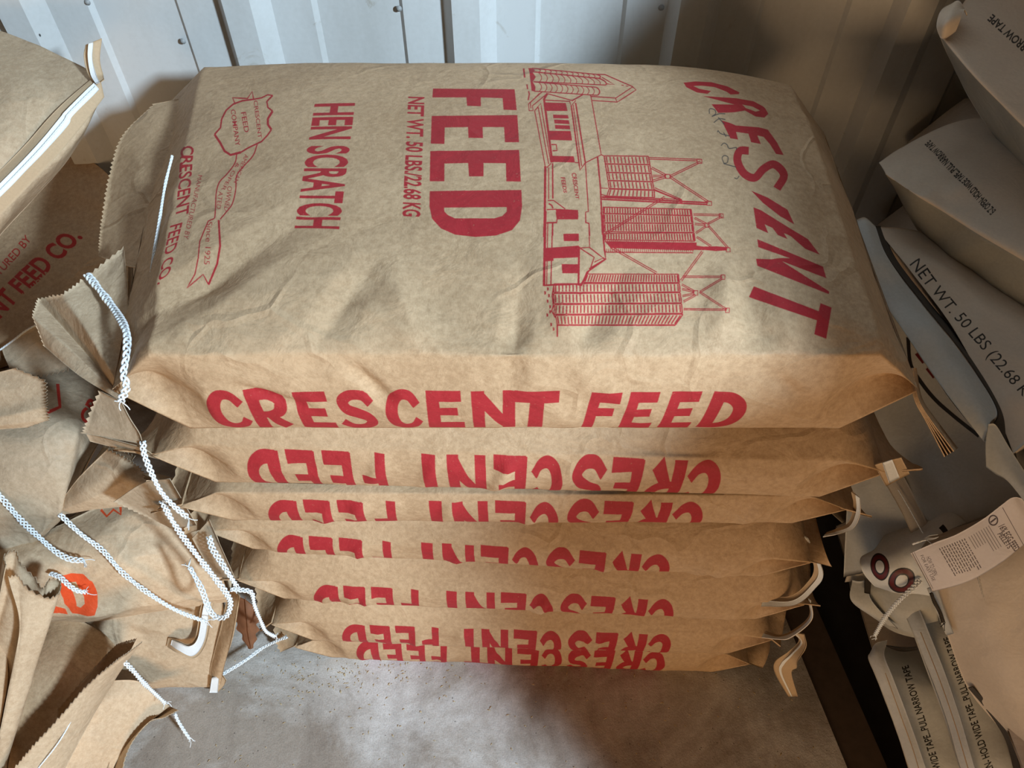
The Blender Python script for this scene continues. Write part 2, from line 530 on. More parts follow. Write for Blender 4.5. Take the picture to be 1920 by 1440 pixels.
def wall_paint():
    t = NT('painted_metal_wall', .42, .45)
    a = t.noise(3, 5, .6, t.scale((3, 1, .7))); b = t.noise(150, 3)
    col = t.ramp(t.math('ADD', t.math('MULTIPLY', a, .8), t.math('MULTIPLY', b, .2)), [(.3, (.53, .535, .52)), (.6, (.66, .675, .67))])
    v = t.voro(24, 'F1', t.scale((1.0, 1.0, .6)))
    fl = t.ramp(t.math('ADD', v, t.math('MULTIPLY', t.noise(5, 2), .11)), [(.072, K0), (.085, W1)])
    col = t.mix(1.0, col, t.mix(.9, W1, fl), 'MULTIPLY')
    sm = t.ramp(t.noise(14, 5, .7, dist=1.2), [(.28, (.62, .55, .45)), (.36, W1)])
    col = t.mix(.6, col, sm, 'MULTIPLY')
    t.color(col); t.normal(t.bump(t.noise(6, 3), .15, .01))
    return t.m

M_FLOOR = concrete(); M_WALL = wall_paint()
M_CURB = plain('rusty_steel_edge', (.10, .07, .05), .8, 60, .35)
M_DARK = plain('dark_rubber_mat', (.035, .030, .027), .85, 40, .4)

def structure(name, verts, faces, m, smooth=False):
    o = link(name, raw_mesh(name, verts, faces, [m], smooth=smooth))
    o['kind'] = 'structure'
    return o

def box_vf(x0, x1, y0, y1, z0, z1):
    V = [(x, y, z) for z in (z0, z1) for y in (y0, y1) for x in (x0, x1)]
    return V, [(0, 2, 3, 1), (4, 5, 7, 6), (0, 1, 5, 4), (2, 6, 7, 3), (0, 4, 6, 2), (1, 3, 7, 5)]

M_PLY = plain('brown_plywood', (.20, .10, .042), .7, 8, .3)
WALL_Y = 1.06
def edge_x(y, dx=0): return .491 + dx + (.507 - y) * .17
def slab(x0l, x1l, z0, z1, y0=-2.6, y1=WALL_Y + .05):
    """prism between two slanted lines x = a + k (.507 - y)"""
    f = lambda l, y: l if not isinstance(l, tuple) else edge_x(y, l[0])
    V = [(f(l, y), y, z) for z in (z0, z1) for y in (y0, y1) for l in (x0l, x1l)]
    return V, [(0, 2, 3, 1), (4, 5, 7, 6), (0, 1, 5, 4), (2, 6, 7, 3), (0, 4, 6, 2), (1, 3, 7, 5)]

structure('floor', *slab(-2.3, (0,), -.12, 0), M_FLOOR)
structure('trim_1', *slab((.001,), (.065,), -.12, -.004), M_CURB)
structure('floor_2', *slab((.066,), 3.0, -.16, -.03), M_DARK)

def rib_wall():
    X, D = [], []
    k0 = -.4578
    for k in range(-7, 12):
        o = k0 + k * .3043
        for dx, p in ((0, -.006), (.005, 0), (.060, 0), (.073, .022), (.110, .022), (.132, 0), (.186, 0), (.193, -.006)):
            X.append(o + dx); D.append(WALL_Y - p)
    X = np.array(X); D = np.array(D)
    nz = 12; Z = np.linspace(-.12, 2.6, nz)
    F = np.stack([np.stack((X, D, np.full_like(X, z)), 1) for z in Z])
    B = F + np.array((0, .0012, 0))
    m = len(X)
    V = np.concatenate((F.reshape(-1, 3), B.reshape(-1, 3)))
    Q = np.concatenate((grid_quads(nz, m), grid_quads(nz, m, nz * m, True)))
    return V, Q
wall = structure('wall_back', *rib_wall(), M_WALL)
structure('wall_left', *box_vf(-2.32, -2.3, -2.6, 1.12, -.12, 2.6), M_PLY)
structure('wall_right', *box_vf(3.0, 3.02, -2.6, 1.12, -.12, 2.6), M_PLY)

def lathe(prof, n=10):
    V = [(r * math.cos(2 * math.pi * k / n), r * math.sin(2 * math.pi * k / n), h) for r, h in prof for k in range(n)]
    Q = [(i * n + k, i * n + (k + 1) % n, (i + 1) * n + (k + 1) % n, (i + 1) * n + k) for i in range(len(prof) - 1) for k in range(n)]
    return np.array(V), Q
M_STEEL = plain('galvanised_screw', (.35, .36, .36), .45, 300, .2)
sv, sq = lathe([(.0042, 0), (.0042, .0006), (.0028, .001), (.0026, .0026), (.001, .003), (.0002, .003)])
sv = np.stack((sv[:, 0], -sv[:, 2], sv[:, 1]), 1)
sme = raw_mesh('screw', sv, sq, [M_STEEL])
for px, py in ((38, 8), (343, 77), (164, 4), (1240, 14), (748, 16)):
    d = (WALL_Y) / (CP + (720 - py) / F_PX * SP)
    p = P(px, py, d)
    o = bpy.data.objects.new('screw', sme); COL.objects.link(o); o.parent = wall; o.location = (p[0], WALL_Y, p[2])

# ------------------------------------------------------------------ the print on the sacks
GL = {  # heavy hand-cut capitals as tapered strokes in a unit box: (points, widths)
 'C': [([(.86, .70), (.70, .90), (.46, .92), (.26, .74), (.19, .48), (.27, .22), (.48, .09), (.72, .14), (.88, .32)], [.22, .2, .21, .27, .3, .27, .2, .19, .2])],
 'R': [([(.2, 1), (.2, 0)], [.27, .3]), ([(.2, .89), (.52, .9), (.74, .80), (.78, .68), (.68, .53), (.48, .46), (.22, .45)], [.2, .2, .22, .26, .22, .17, .17]), ([(.46, .46), (.76, .05)], [.22, .30])],
 'E': [([(.22, 1), (.18, 0)], [.28, .3]), ([(.1, .89), (.88, .89)], [.22, .22]), ([(.1, .51), (.78, .52)], [.18, .2]), ([(.06, .105), (.92, .105)], [.21, .23])],
 'S': [([(.86, .74), (.70, .91), (.42, .92), (.23, .78), (.30, .60), (.52, .51), (.74, .40), (.80, .24), (.62, .08), (.34, .08), (.12, .26)], [.2, .2, .21, .24, .24, .24, .24, .24, .21, .2, .21])],
 'N': [([(.17, 0), (.17, 1)], [.25, .27]), ([(.19, .90), (.82, .10)], [.24, .24]), ([(.84, 0), (.84, 1)], [.27, .25])],
 'T': [([(.0, .88), (.98, .88)], [.25, .25]), ([(.50, .95), (.47, 0)], [.29, .33])],
 'F': [([(.24, 1), (.18, 0)], [.29, .31]), ([(.1, .88), (.95, .88)], [.24, .24]), ([(.1, .49), (.84, .50)], [.19, .21])],
 'D': [([(.22, 1), (.18, 0)], [.29, .31]), ([(.12, .895), (.48, .88), (.74, .73), (.83, .5), (.74, .25), (.48, .10), (.10, .10)], [.2, .22, .26, .3, .26, .21, .2])],
}
SIDE_TEXT = [('C', 385, 465, 0), ('R', 463, 547, 0), ('E', 553, 627, 0), ('S', 627, 709, 0), ('C', 720, 793, 0), ('E', 797, 876, 0), ('N', 883, 969, 0), ('T', 966, 1050, 0),
             ('F', 1098, 1163, .03), ('E', 1170, 1237, .03), ('E', 1246, 1314, .03), ('D', 1322, 1402, .03)]
FACE_W, FACE_H = .78, .13

def glyph_strokes(pen, ch, x0, x1, y0, y1, shear=0):
    w = x1 - x0; h = y1 - y0
    for pts, wd in GL[ch]:
        p = np.array(pts, float)
        if len(p) > 2:
            Mb = basis(len(p), 8 * len(p)); q = Mb @ p; ww = Mb @ np.array(wd)
        else: q, ww = p, np.array(wd)
        unit = Pen(pen.cv, lambda u: pen.fn(np.stack((x0 + u[:, 0] * w + (u[:, 1] - .5) * shear * h, y0 + u[:, 1] * h), 1)))
        unit.line(q, ww * 1.06)

cv = Canvas(1872, 312)
pen = Pen(cv, lambda p: np.asarray(p) / np.array((FACE_W, FACE_H)))
for ch, a, b, sh in SIDE_TEXT:
    xa = FACE_W / 2 + (a - 895) / 1020 * .51; xb = FACE_W / 2 + (b - 895) / 1020 * .51
    glyph_strokes(pen, ch, xa, xb, .01, .10, sh)
IMG_SIDE = cv.image('side_print')
M_SIDE = kraft('kraft_side_print', img=IMG_SIDE)
# the seam-line print continues; same paper for the worn copies

# ------------------------------------------------------------------ the stack of seven sacks
def smoothclip(x): return np.clip(x, 0, 1)

def sack_rings(L, W, T, fd, crown, seed, e1=.052, e2=.085, nt=34, zc_f=.45, bulge=.007, amp_top=.002, amp_front=.0018, skew=(0, 0), nx=150, dents=(), shrink=0):
    xs = np.linspace(-L / 2, L / 2, nx)
    nf, nb, nbt = 26, 8, 12
    de = L / 2 - np.abs(xs)
    h = .03 + .97 * smoothclip(de / e1); h = np.minimum(h, 1)
    hc = np.sin(np.pi / 2 * smoothclip(de / .2))
    g = .052 * (1 - smoothclip(de / e2)) * (.55 + .45 * h) 
    zc = T * zc_f
    tf = np.concatenate(([0], np.linspace(.03, .97, nf - 2), [1]))
    ys = np.concatenate(([.0015], np.linspace(.004, W - .004, nt - 2), [W - .0015])) if nt > 60 else np.concatenate((np.array([.0015, .004, .008, .014, .02, .03, .04, .05, .06]), np.linspace(.08, W - .002, nt - 9)))
    tb = np.linspace(1, 0, nb); yb = np.linspace(W, .0025, nbt)
    R = []
    zt = (zc + (T - zc - fd) * h)[:, None]; zb = (zc * (1 - h))[:, None]
    X = xs[:, None]
    t = tf[None, :]
    zf = zb + (zt - zb) * t
    v_ = 1 - np.abs(2 * t - 1)
    yf = g[:, None] * v_ + .0025 * np.maximum(0, 1 - t / .2) ** 2 * smoothclip(de / e2)[:, None] - bulge * 4 * t * (1 - t) * h[:, None] ** 2 * smoothclip(de / e2)[:, None]
    front = np.stack((np.broadcast_to(X, zf.shape), yf, zf), -1)
    y = ys[None, :]
    ztop = zt + fd * h[:, None] * (1 - (1 - np.minimum(y / .065, 1)) ** 2) + crown * hc[:, None] * (np.clip(4 * (y / W) * (1 - y / W), 0, 1)) ** np.where(y / W < .5, .8, .35)
    top = np.stack((np.broadcast_to(X, ztop.shape), np.broadcast_to(y, ztop.shape), ztop), -1)
    t2 = tb[None, :]
    zk = zb + (zt + fd * h[:, None] * .9 - zb) * t2
    yk = W - g[:, None] * (1 - np.abs(2 * t2 - 1))
    back = np.stack((np.broadcast_to(X, zk.shape), yk, zk), -1)
    bot = np.stack((np.broadcast_to(X, (nx, nbt)), np.broadcast_to(yb[None, :], (nx, nbt)), np.broadcast_to(zb, (nx, nbt))), -1)
    # paper crumple
    arc_f = tf[None, :] * T
    cf = crumple(np.broadcast_to(X, zf.shape), np.broadcast_to(arc_f, zf.shape), amp_front, 16, seed)
    cf *= np.minimum(1, .2 + 3 * np.minimum(t, 1 - t))
    front[..., 1] -= cf
    ct = crumple(np.broadcast_to(X, ztop.shape), np.broadcast_to(y, ztop.shape), amp_top, 9, seed + 40)
    if nt < 60: ct = np.minimum(ct * np.exp(-(y / .06) ** 2), 0)
    else:
        ct = ct * (.45 + 1.5 * np.exp(-((y - .03) / .09) ** 2) + .8 * np.exp(-(de[:, None] / .1) ** 2)) * np.minimum(1, .35 + y / .02)
    top[..., 2] += ct
    for (dx, dy, ax, ay, r1, r2, a) in dents:      # creases: centre, direction, length and half width, height
        for S, q in ((top, 'y'), (front, 'z')):
            U = S[..., 0] - dx
            Vv = (S[..., 1] - dy) if q == 'y' else (S[..., 2] - (T - fd)) - dy
            l = U * ax + Vv * ay; m = -U * ay + Vv * ax
            k = a * np.exp(-(l / r1) ** 2) * np.clip(1 - np.abs(m) / r2, 0, 1) * np.minimum(1, .15 + (S[..., 1] if q == 'y' else (T - fd) - S[..., 2]) / .02)
            if q == 'y': S[..., 2] += k
            else: S[..., 1] -= k
    G = np.concatenate((front, top, back, bot), 1)
    q = np.clip(G[..., 0] / (L / 2), 0, 1) ** 3.5 * G[..., 1] / W
    G[..., 1] *= 1 - shrink * q
    G[..., 2] -= .014 * q * (shrink > 0)
    sk = np.where(G[..., 0] < 0, skew[0], skew[1])
    G[..., 0] += sk * G[..., 1] / W * np.minimum(1, np.abs(G[..., 0]) / (L / 2))
    return xs, G, nf, nt, tf, h

def place(G, cx, yf, z0, yaw, roll=0):
    c, s = math.cos(yaw), math.sin(yaw)
    o = G.copy()
    o[..., 0] = cx + c * G[..., 0] - s * G[..., 1]
    o[..., 1] = yf + s * G[..., 0] + c * G[..., 1]
    o[..., 2] = z0 + G[..., 2] + math.tan(roll) * G[..., 0]
    return o

def ring_mesh(G, nf, nt):
    n, m = G.shape[:2]
    i, j = np.meshgrid(np.arange(n - 1), np.arange(m), indexing='ij')
    a = (i * m + j).ravel(); b = (i * m + (j + 1) % m).ravel()
    Q = np.stack((a, a + m, b + m, b), -1)
    jj = j.ravel()
    mid = np.where(jj < nf - 1, 1, np.where((jj >= nf) & (jj < nf + nt - 1), 2, 0))
    # close the two sewn ends: upper half ring to lower half ring
    caps = []
    for r, fl in ((0, False), (n - 1, True)):
        ring = [r * m + k for k in range(m)]
        h = m // 2
        for k in range(h - 1):
            q = (ring[k], ring[k + 1], ring[m - 2 - k], ring[m - 1 - k])
            caps.append(q[::-1] if fl else q)
    Q = np.concatenate((Q, np.array(caps))); mid = np.concatenate((mid, np.zeros(len(caps), int)))
    return Q, mid

STACK = [  # z0, z1, front y, yaw deg, centre x, front drop, text shift, length
    (.700, .812, .447, 0.0, .003, .002, -.036, .742),
    (.579, .699, .452, -1.6, .004, .043, -.036, .775),
    (.500, .578, .456, -0.3, .000, .010, -.032, .770),
    (.390, .499, .458, -3.4, -.012, .053, -.040, .765),
    (.257, .389, .452, -2.6, .008, .067, -.036, .780),
    (.107, .256, .453, -1.8, .012, .066, -.022, .760),
    (.001, .106, .463, -2.2, .014, .010, -.018, .750),
]
SL = [
 'topmost brown paper feed sack of the tall stack, its large printed face up',
 'brown paper feed sack lying directly under the topmost sack, upside-down red lettering on its side',
 'thin brown paper feed sack, third from the top of the tall stack',
 'brown paper feed sack, fourth from the top, its side tilting down to the right',
 'brown paper feed sack, fifth from the top of the tall stack',
 'brown paper feed sack, second from the floor in the tall stack, red lettering cut short',
 'bottom brown paper feed sack of the tall stack, lying flat on the concrete floor',
]
DENTS = [(-.155, .035, .5, .86, .05, .02, -.007), (-.10, .05, -.35, .93, .045, .018, .006), (.0, .02, .1, 1, .05, .016, -.007), (.045, .03, -.3, .95, .05, .018, .006),
         (.075, .04, .5, .86, .045, .02, -.006), (.185, .05, .2, .98, .05, .02, .006), (.215, .03, -.2, .98, .05, .022, -.006), (-.245, .10, .75, .66, .07, .03, -.008),
         (-.30, .06, .85, .5, .06, .03, -.010), (-.13, -.035, .55, -.83, .03, .012, -.008), (-.225, -.05, .9, -.43, .03, .010, -.007), (.25, -.04, .8, -.6, .025, .012, -.006)]
roots = []
for k, (z0, z1, yf, yaw, cx, fd, tx, L) in enumerate(STACK):
    T = z1 - z0 - (.0025 if k else 0)
    top1 = (k == 0)
    xs, G, nf, nt, tf, h = sack_rings(L, .485 if top1 else .462, T, fd, .034 if top1 else .0, 100 + 17 * k, nt=150 if top1 else 34, nx=230 if top1 else 150,
                                      amp_top=.0052 if top1 else .005, amp_front=.0040 if top1 else .0042, skew=(-.086, .034) if top1 else (0, 0), shrink=.09 if top1 else 0, zc_f=.55 if top1 else .45, dents=DENTS if top1 else
                                      [(random.Random(k * 7 + q).uniform(-.28, .3), random.Random(k * 9 + q).uniform(-.05, -.02), .3, .95, .03, .012, .005) for q in range(5)])
    W = place(G, cx, yf, z0, math.radians(yaw))
    base = (cx, yf + .23, z0)
    r = thing('feed_sack', SL[k], 'sack', base, 'printed feed sacks in the tall stack')
    roots.append(r)
    n, m = G.shape[:2]
    # texture coordinates of the printed side: metres along the sack, metres down from the fold
    uv = np.zeros((n, m, 2))
    X = xs[:, None] - tx
    fz = (tf * (T - fd))[None, :]
    if top1:
        u = X / FACE_W + .5; v = (fz * 1.385 + .006) / FACE_H
    else:
        a = (T - fd) - fz + np.maximum(0, .004)
        u = .5 - X / FACE_W; v = (a + (0.002 if k != 2 else -.004)) / FACE_H
    uv[:, :nf, 0] = np.broadcast_to(u, (n, nf)); uv[:, :nf, 1] = np.broadcast_to(v, (n, nf))
    Q, mid = ring_mesh(G, nf, nt)
    if top1:
        TOP = W[:, nf:nf + nt]
        tt = np.stack(np.meshgrid(np.linspace(0, 1, n), np.linspace(0, 1, nt), indexing='ij'), -1)
        uv[:, nf:nf + nt] = tt[..., ::-1]
        GM = GridMap(TOP); nf0, nt0 = nf, nt
        TOPUV = uv
        top_args = (r, W, Q, mid, uv)
    else:
        part('paper_body', r, W.reshape(-1, 3), Q, [M_KRAFT, M_SIDE, M_KRAFT], uv=uv.reshape(-1, 2), midx=mid)
    # sewn ends: a short doubled paper tail beyond each seam
    if not top1:
        rr = random.Random(50 + k)
        for sgn, row in ((-1, 0), (1, n - 1)):
            seam = np.stack((np.interp(np.linspace(0, 1, 60), np.linspace(0, 1, nt), W[row, nf:nf + nt, 0]), np.interp(np.linspace(0, 1, 60), np.linspace(0, 1, nt), W[row, nf:nf + nt, 1]),
                             np.full(60, z0 + T * .45)), 1)
            q = np.linspace(0, 1, 60)
            out = np.stack((sgn * (.030 + .012 * np.sin(q * 9 + k)), .004 * np.sin(q * 14 + k), -.012 + .014 * np.sin(q * 11 + 2 * k)), 1)
            GG = np.stack([seam + out * f for f in np.linspace(-.1, 1, 6)])
            if sgn < 0: GG = zigzag(GG, 'r1', .004)
            V2, Q2, U2 = shell(GG, .0022)
            part('end_flap', r, V2, Q2, [M_KRAFT], uv=U2)

# ------------------------------------------------------------------ print on the topmost sack's face
cv = Canvas(1240, 2000)
pen = Pen(cv, GM)
A_ = lambda p: (960 + p[0] / 4.3636, 110 + p[1] / 4.3636)
B_ = lambda p: (1000 + p[0] / 4.8, 400 + p[1] / 4.8)
C_ = lambda p: (260 + p[0] / 3.6, 150 + p[1] / 3.6)
D_ = lambda p: (640 + p[0] / 3.0, 60 + p[1] / 3.0)
E_ = lambda p: (1280 + p[0] / 3.0, p[1] / 3.0)
F_ = lambda p: (1280 + p[0] / 3.0, 480 + p[1] / 3.0)
def ln(f, w, *pts): pen.line([f(p) for p in pts], w * 1.3)
def pl(f, *pts, holes=()): pen.poly([f(p) for p in pts], [[f(p) for p in h] for h in holes])
def dline(f, w, gap, p, q):
    p = np.array(f(p)); q = np.array(f(q)); d = q - p; d /= np.linalg.norm(d); nrm = np.array((-d[1], d[0])) * gap / 2
    pen.line([p + nrm, q + nrm], w * 1.25); pen.line([p - nrm, q - nrm], w * 1.25)
def bez(f, w, a, c, b, n=8):
    t = np.linspace(0, 1, n)[:, None]; a, b, c = np.array(a), np.array(b), np.array(c)
    pen.line([f(p) for p in (1 - t) ** 2 * a + 2 * t * (1 - t) * c + t * t * b], w)
# big FEED
pl(D_, (515, 318), (975, 322), (987, 440), (912, 437), (907, 372), (785, 368), (785, 418), (707, 415), (703, 368), (512, 368))
pl(D_, (508, 472), (990, 467), (1000, 620), (920, 620), (915, 535), (795, 535), (797, 597), (715, 595), (712, 535), (582, 537), (580, 630), (503, 628))
pl(D_, (500, 670), (1000, 663), (1010, 842), (928, 840), (925, 738), (800, 737), (800, 812), (718, 812), (713, 737), (580, 740), (580, 840), (497, 840))
pl(D_, (497, 895), (1013, 888), (1017, 980), (1005, 1060), (960, 1115), (870, 1145), (755, 1153), (640, 1140), (560, 1105), (510, 1050), (495, 980),
   holes=[((578, 988), (930, 985), (930, 1010), (905, 1035), (860, 1048), (640, 1048), (600, 1030), (580, 1010))])
pen.text('HEN SCRATCH', (589, 195), (551, 428), (667, 193), (637, 430), .028)
pen.text('NET WT. 50 LBS./22.68 KG', (765, 181), (754, 405), (797, 182), (789, 407), .03)
# curved CRESCENT on the right
pl(E_, (5, 465), (70, 458), (160, 462), (250, 485), (320, 520), (316, 530), (270, 532), (245, 515), (180, 490), (110, 482), (60, 484), (95, 500), (160, 512), (140, 528), (80, 520), (20, 490))
pl(E_, (112, 540), (300, 552), (400, 570), (455, 600), (482, 640), (460, 662), (410, 655), (350, 622), (290, 632), (200, 635), (162, 586), (290, 588), holes=[((335, 588), (395, 600), (435, 622), (410, 628), (355, 608))])
pl(E_, (218, 678), (262, 690), (300, 706), (430, 716), (480, 730), (530, 800), (568, 872), (525, 866), (490, 810), (455, 770), (420, 762), (440, 810), (385, 800), (370, 752), (300, 742), (312, 785), (268, 778))
pen.line([E_(p) for p in basis(9, 50) @ np.array([(372, 848), (322, 850), (308, 905), (345, 975), (405, 1000), (455, 950), (515, 925), (570, 985), (530, 1062)])], 15)
pl(E_, (385, 1072), (480, 1112), (590, 1180), (628, 1262), (550, 1218), (450, 1140))
pl(E_, (398, 1166), (445, 1185), (600, 1282), (705, 1345), (772, 1432), (690, 1400), (610, 1330), (570, 1312), (590, 1345), (535, 1322), (505, 1282), (462, 1262), (482, 1312), (415, 1282))
pl(F_, (420, -95), (470, -75), (790, 60), (808, 125), (560, 30), (825, 200), (822, 215), (420, 55), (412, 15), (500, 18), (625, 20), (425, -50))
pl(F_, (400, 170), (372, 232), (755, 362), (740, 440), (808, 466), (838, 290), (775, 265), (765, 310))
# hand-written number, pencil
def pencil(*pts): pen.line(basis(len(pts), 6 * len(pts)) @ np.array([E_(p) for p in pts], float), 1.7, 1)
pencil((150, 640), (152, 612), (180, 618), (185, 640), (165, 655), (205, 640), (240, 640))
pencil((175, 690), (205, 668), (240, 672)); pencil((200, 660), (235, 700))
pencil((195, 745), (200, 735), (215, 752), (265, 765)); pencil((230, 745), (245, 770))
pencil((215, 820), (232, 805), (250, 815), (262, 835), (300, 830), (302, 842))
pencil((235, 925), (222, 890), (235, 875), (255, 885), (250, 915), (232, 920), (300, 940))
pencil((290, 1000), (305, 1005), (318, 990))
# the mill: silos with ribbed roof at the far end
w1 = 1.5
pl(A_, (132, 76), (165, 77), (190, 95), (168, 110), (195, 150), (170, 190), (192, 230), (190, 268), (160, 264), (142, 110))
rows = [((165, 78), (168, 106), (690, 128), (712, 160)), ((170, 108), (175, 188), (715, 162), (768, 216)), ((175, 190), (178, 266), (690, 234), (700, 300))]
for tl, bl, tr, br in rows:
    tl, bl, tr, br = map(np.array, (tl, bl, tr, br))
    ln(A_, w1, tl, tr); ln(A_, w1, bl, br)
    for k in range(12):
        f = (k + 1) / 12
        a = tl + (tr - tl) * f; b = bl + (br - bl) * f
        bez(A_, 1.5 if k < 11 else 2.4, a, (a + b) / 2 + np.array((44, 0)), b)
ln(A_, 1.6, (700, 128), (760, 130), (985, 228), (1015, 256), (860, 356), (845, 322), (640, 308)); ln(A_, 1.4, (985, 232), (847, 324)); ln(A_, 1.4, (655, 342), (860, 355))
ln(A_, 1.4, (735, 152), (840, 214), (775, 206)); ln(A_, 1.2, (895, 216), (915, 219)); ln(A_, 1.2, (930, 222), (952, 226))
ln(A_, 2.6, (95, 80), (104, 155)); ln(A_, 2, (122, 210), (128, 250)); ln(A_, 2, (135, 265), (142, 290), (132, 340))
ln(A_, w1, (250, 268), (135, 370), (140, 425), (172, 425), (168, 385), (290, 284)); ln(A_, w1, (225, 285), (150, 360), (155, 405))
ln(A_, 3.2, (290, 284), (262, 332), (330, 850)); ln(A_, w1, (290, 286), (490, 342)); ln(A_, w1, (262, 338), (472, 350)); ln(A_, 2, (490, 345), (580, 294)); ln(A_, w1, (470, 345), (484, 386), (522, 342)); ln(A_, w1, (640, 300), (650, 320))
ln(A_, w1, (185, 425), (272, 882)); ln(A_, w1, (190, 420), (235, 366), (318, 850)); ln(A_, w1, (215, 400), (300, 862)); ln(A_, w1, (185, 425), (215, 395))
ln(A_, w1, (285, 892), (320, 856)); ln(A_, 2.2, (485, 385), (556, 912), (600, 852), (520, 360)); ln(A_, 1.4, (500, 375), (570, 880))
ln(A_, w1, (648, 318), (730, 786), (600, 852)); ln(A_, w1, (515, 850), (548, 852))
for q in (((268, 358), (440, 362), (455, 428), (285, 428)), ((300, 590), (480, 592), (492, 670), (315, 665)), ((328, 795), (505, 798), (516, 850), (335, 845)),
          ((335, 457), (458, 462), (464, 490), (338, 488)), ((343, 498), (465, 504), (472, 536), (348, 530)), ((350, 542), (472, 546), (476, 578), (354, 574)), ((358, 1228), (540, 1238), (542, 1315), (365, 1315))):
    pl(A_, *q)
ln(A_, 2, (322, 702), (362, 703), (368, 752), (332, 754))
pen.text('CRESCENT', A_((485, 935)), A_((522, 1150)), A_((526, 933)), A_((550, 1150)), .03)
pen.text('FEEDS', A_((397, 970)), A_((421, 1096)), A_((434, 970)), A_((452, 1100)), .03)
ln(A_, 3.4, (272, 880), (268, 1300), (262, 1460)); ln(A_, 2.2, (332, 855), (334, 1145)); ln(A_, 1.4, (300, 890), (300, 1150))
ln(A_, 1.6, (600, 850), (625, 1250), (602, 1256), (606, 1340), (630, 1346), (636, 1450))
ln(A_, 1.6, (292, 1160), (340, 1160), (436, 1230)); ln(A_, 2.2, (300, 1185), (325, 1200), (335, 1225)); ln(A_, 1.6, (285, 1235), (358, 1232)); ln(A_, 1.8, (368, 1315), (366, 1338), (285, 1342)); ln(A_, 2, (334, 1342), (332, 1450))
ln(A_, 2.4, (700, 800), (724, 1060), (740, 1440)); ln(A_, 1.4, (730, 786), (752, 796)); ln(A_, 1.2, (728, 1058), (785, 1062))
# silos
def silo(f, rows, n, w=1.2):
    for tl, tr, br, bl in rows:
        tl, tr, br, bl = map(np.array, (tl, tr, br, bl))
        ln(f, 1.6, tl, tr); ln(f, 1.6, bl, br); ln(f, 1.8, tr, br); ln(f, 1.6, tl, bl)
        for k in range(n):
            s = (k + .5) / n
            a = tl + (tr - tl) * s; b = bl + (br - bl) * s
            ln(f, w * 1.35, a + (b - a) * .1, a + (b - a) * .9)
silo(A_, [((755, 795), (1115, 798), (1128, 866), (765, 860)), ((765, 862), (1128, 868), (1140, 938), (775, 930)), ((775, 932), (1140, 940), (1150, 1006), (785, 996)), ((785, 998), (1150, 1008), (1162, 1074), (795, 1062)), ((795, 1066), (1164, 1078), (1166, 1138), (776, 1124))], 12, 1.4)
ln(A_, w1, (752, 795), (795, 1062)); ln(A_, w1, (728, 1110), (776, 1124))
silo(B_, [((628, -56), (1420, -36), (1428, 20), (628, 0)), ((628, 2), (1428, 22), (1436, 90), (632, 85)), ((632, 88), (1436, 92), (1445, 172), (635, 165)), ((640, 180), (1445, 176), (1455, 250), (640, 238))], 34, 1.5)
pl(B_, (640, 250), (1470, 262), (1470, 290), (1540, 300), (1540, 332), (690, 306)); ln(B_, 1.6, (640, 310), (650, 350), (1440, 355)); ln(B_, 1.6, (690, 308), (1445, 330))
for k in range(44): ln(B_, 1.1, (660 + k * 18, 318), (660 + k * 18, 346))
for k in range(44): ln(B_, 1.0, (650 + k * 18.5, 240), (650 + k * 18.5, 256))
silo(B_, [((480, 546), (1306, 548), (1314, 624), (452, 622)), ((185, 634), (1314, 630), (1322, 708), (185, 712)), ((183, 722), (1322, 714), (1334, 806), (186, 812)), ((190, 822), (1334, 812), (1340, 900), (186, 908)), ((200, 918), (1346, 908), (1280, 1004), (215, 1004))], 36, 1.5)
ln(B_, 2.4, (215, 1006), (1280, 1006)); ln(B_, 2.2, (215, 1004), (216, 1112)); ln(B_, 2, (186, 640), (170, 740), (180, 830), (165, 880), (200, 940))
for x, y in ((105, 715), (130, 680), (128, 790), (150, 840), (125, 915), (150, 885), (160, 1000), (182, 1040), (140, 740)):
    pl(B_, (x - 8, y - 16), (x + 8, y - 12), (x + 9, y + 12), (x - 5, y + 18))
# struts
for p, q in (((1120, 815), (1520, 830)), ((1545, 842), (1290, 965)), ((1290, 965), (1610, 1175)), ((1140, 892), (1262, 956)), ((1152, 1000), (1262, 966)), ((1165, 1062), (1385, 1158)), ((1150, 960), (1260, 960))):
    dline(A_, 1.4, 3.0, p, q)
dline(A_, 2.4, 3.6, (735, 1142), (1600, 1186)); ln(A_, 1.4, (735, 1128), (1350, 1150)); ln(A_, 2.2, (1165, 1075), (1380, 1160), (1380, 1180))
for x, y in ((1532, 838), (1612, 1182), (1272, 962), (1368, 1166)): ln(A_, 1.6, (x - 20, y - 16), (x + 20, y - 14), (x + 22, y + 18), (x - 16, y + 18), (x - 20, y - 16))
dline(A_, 1.4, 3.0, (1250, 1132), (770, 1430))
for p, q in (((1440, 10), (1690, 16)), ((1700, 26), (1560, 100)), ((1450, 40), (1550, 92)), ((1452, 95), (1550, 105)), ((1462, 178), (1555, 115)), ((1572, 108), (1752, 312)), ((1470, 212), (1600, 296))): dline(B_, 1.3, 2.6, p, q)
pl(B_, (1540, 298), (1650, 296), (1740, 304), (1745, 334), (1640, 340), (1540, 330))
for x, y in ((1690, 20), (1562, 104), (1752, 325)): ln(B_, 1.5, (x - 18, y - 16), (x + 18, y - 14), (x + 20, y + 22), (x - 14, y + 22), (x - 18, y - 16))
for p, q in (((1345, 570), (1700, 572)), ((1705, 584), (1498, 708)), ((1335, 640), (1450, 702)), ((1338, 680), (1450, 708)), ((1340, 745), (1450, 722)), ((1350, 795), (1460, 736)), ((1495, 706), (1742, 868)), ((1352, 862), (1740, 868))): dline(B_, 1.3, 2.6, p, q)
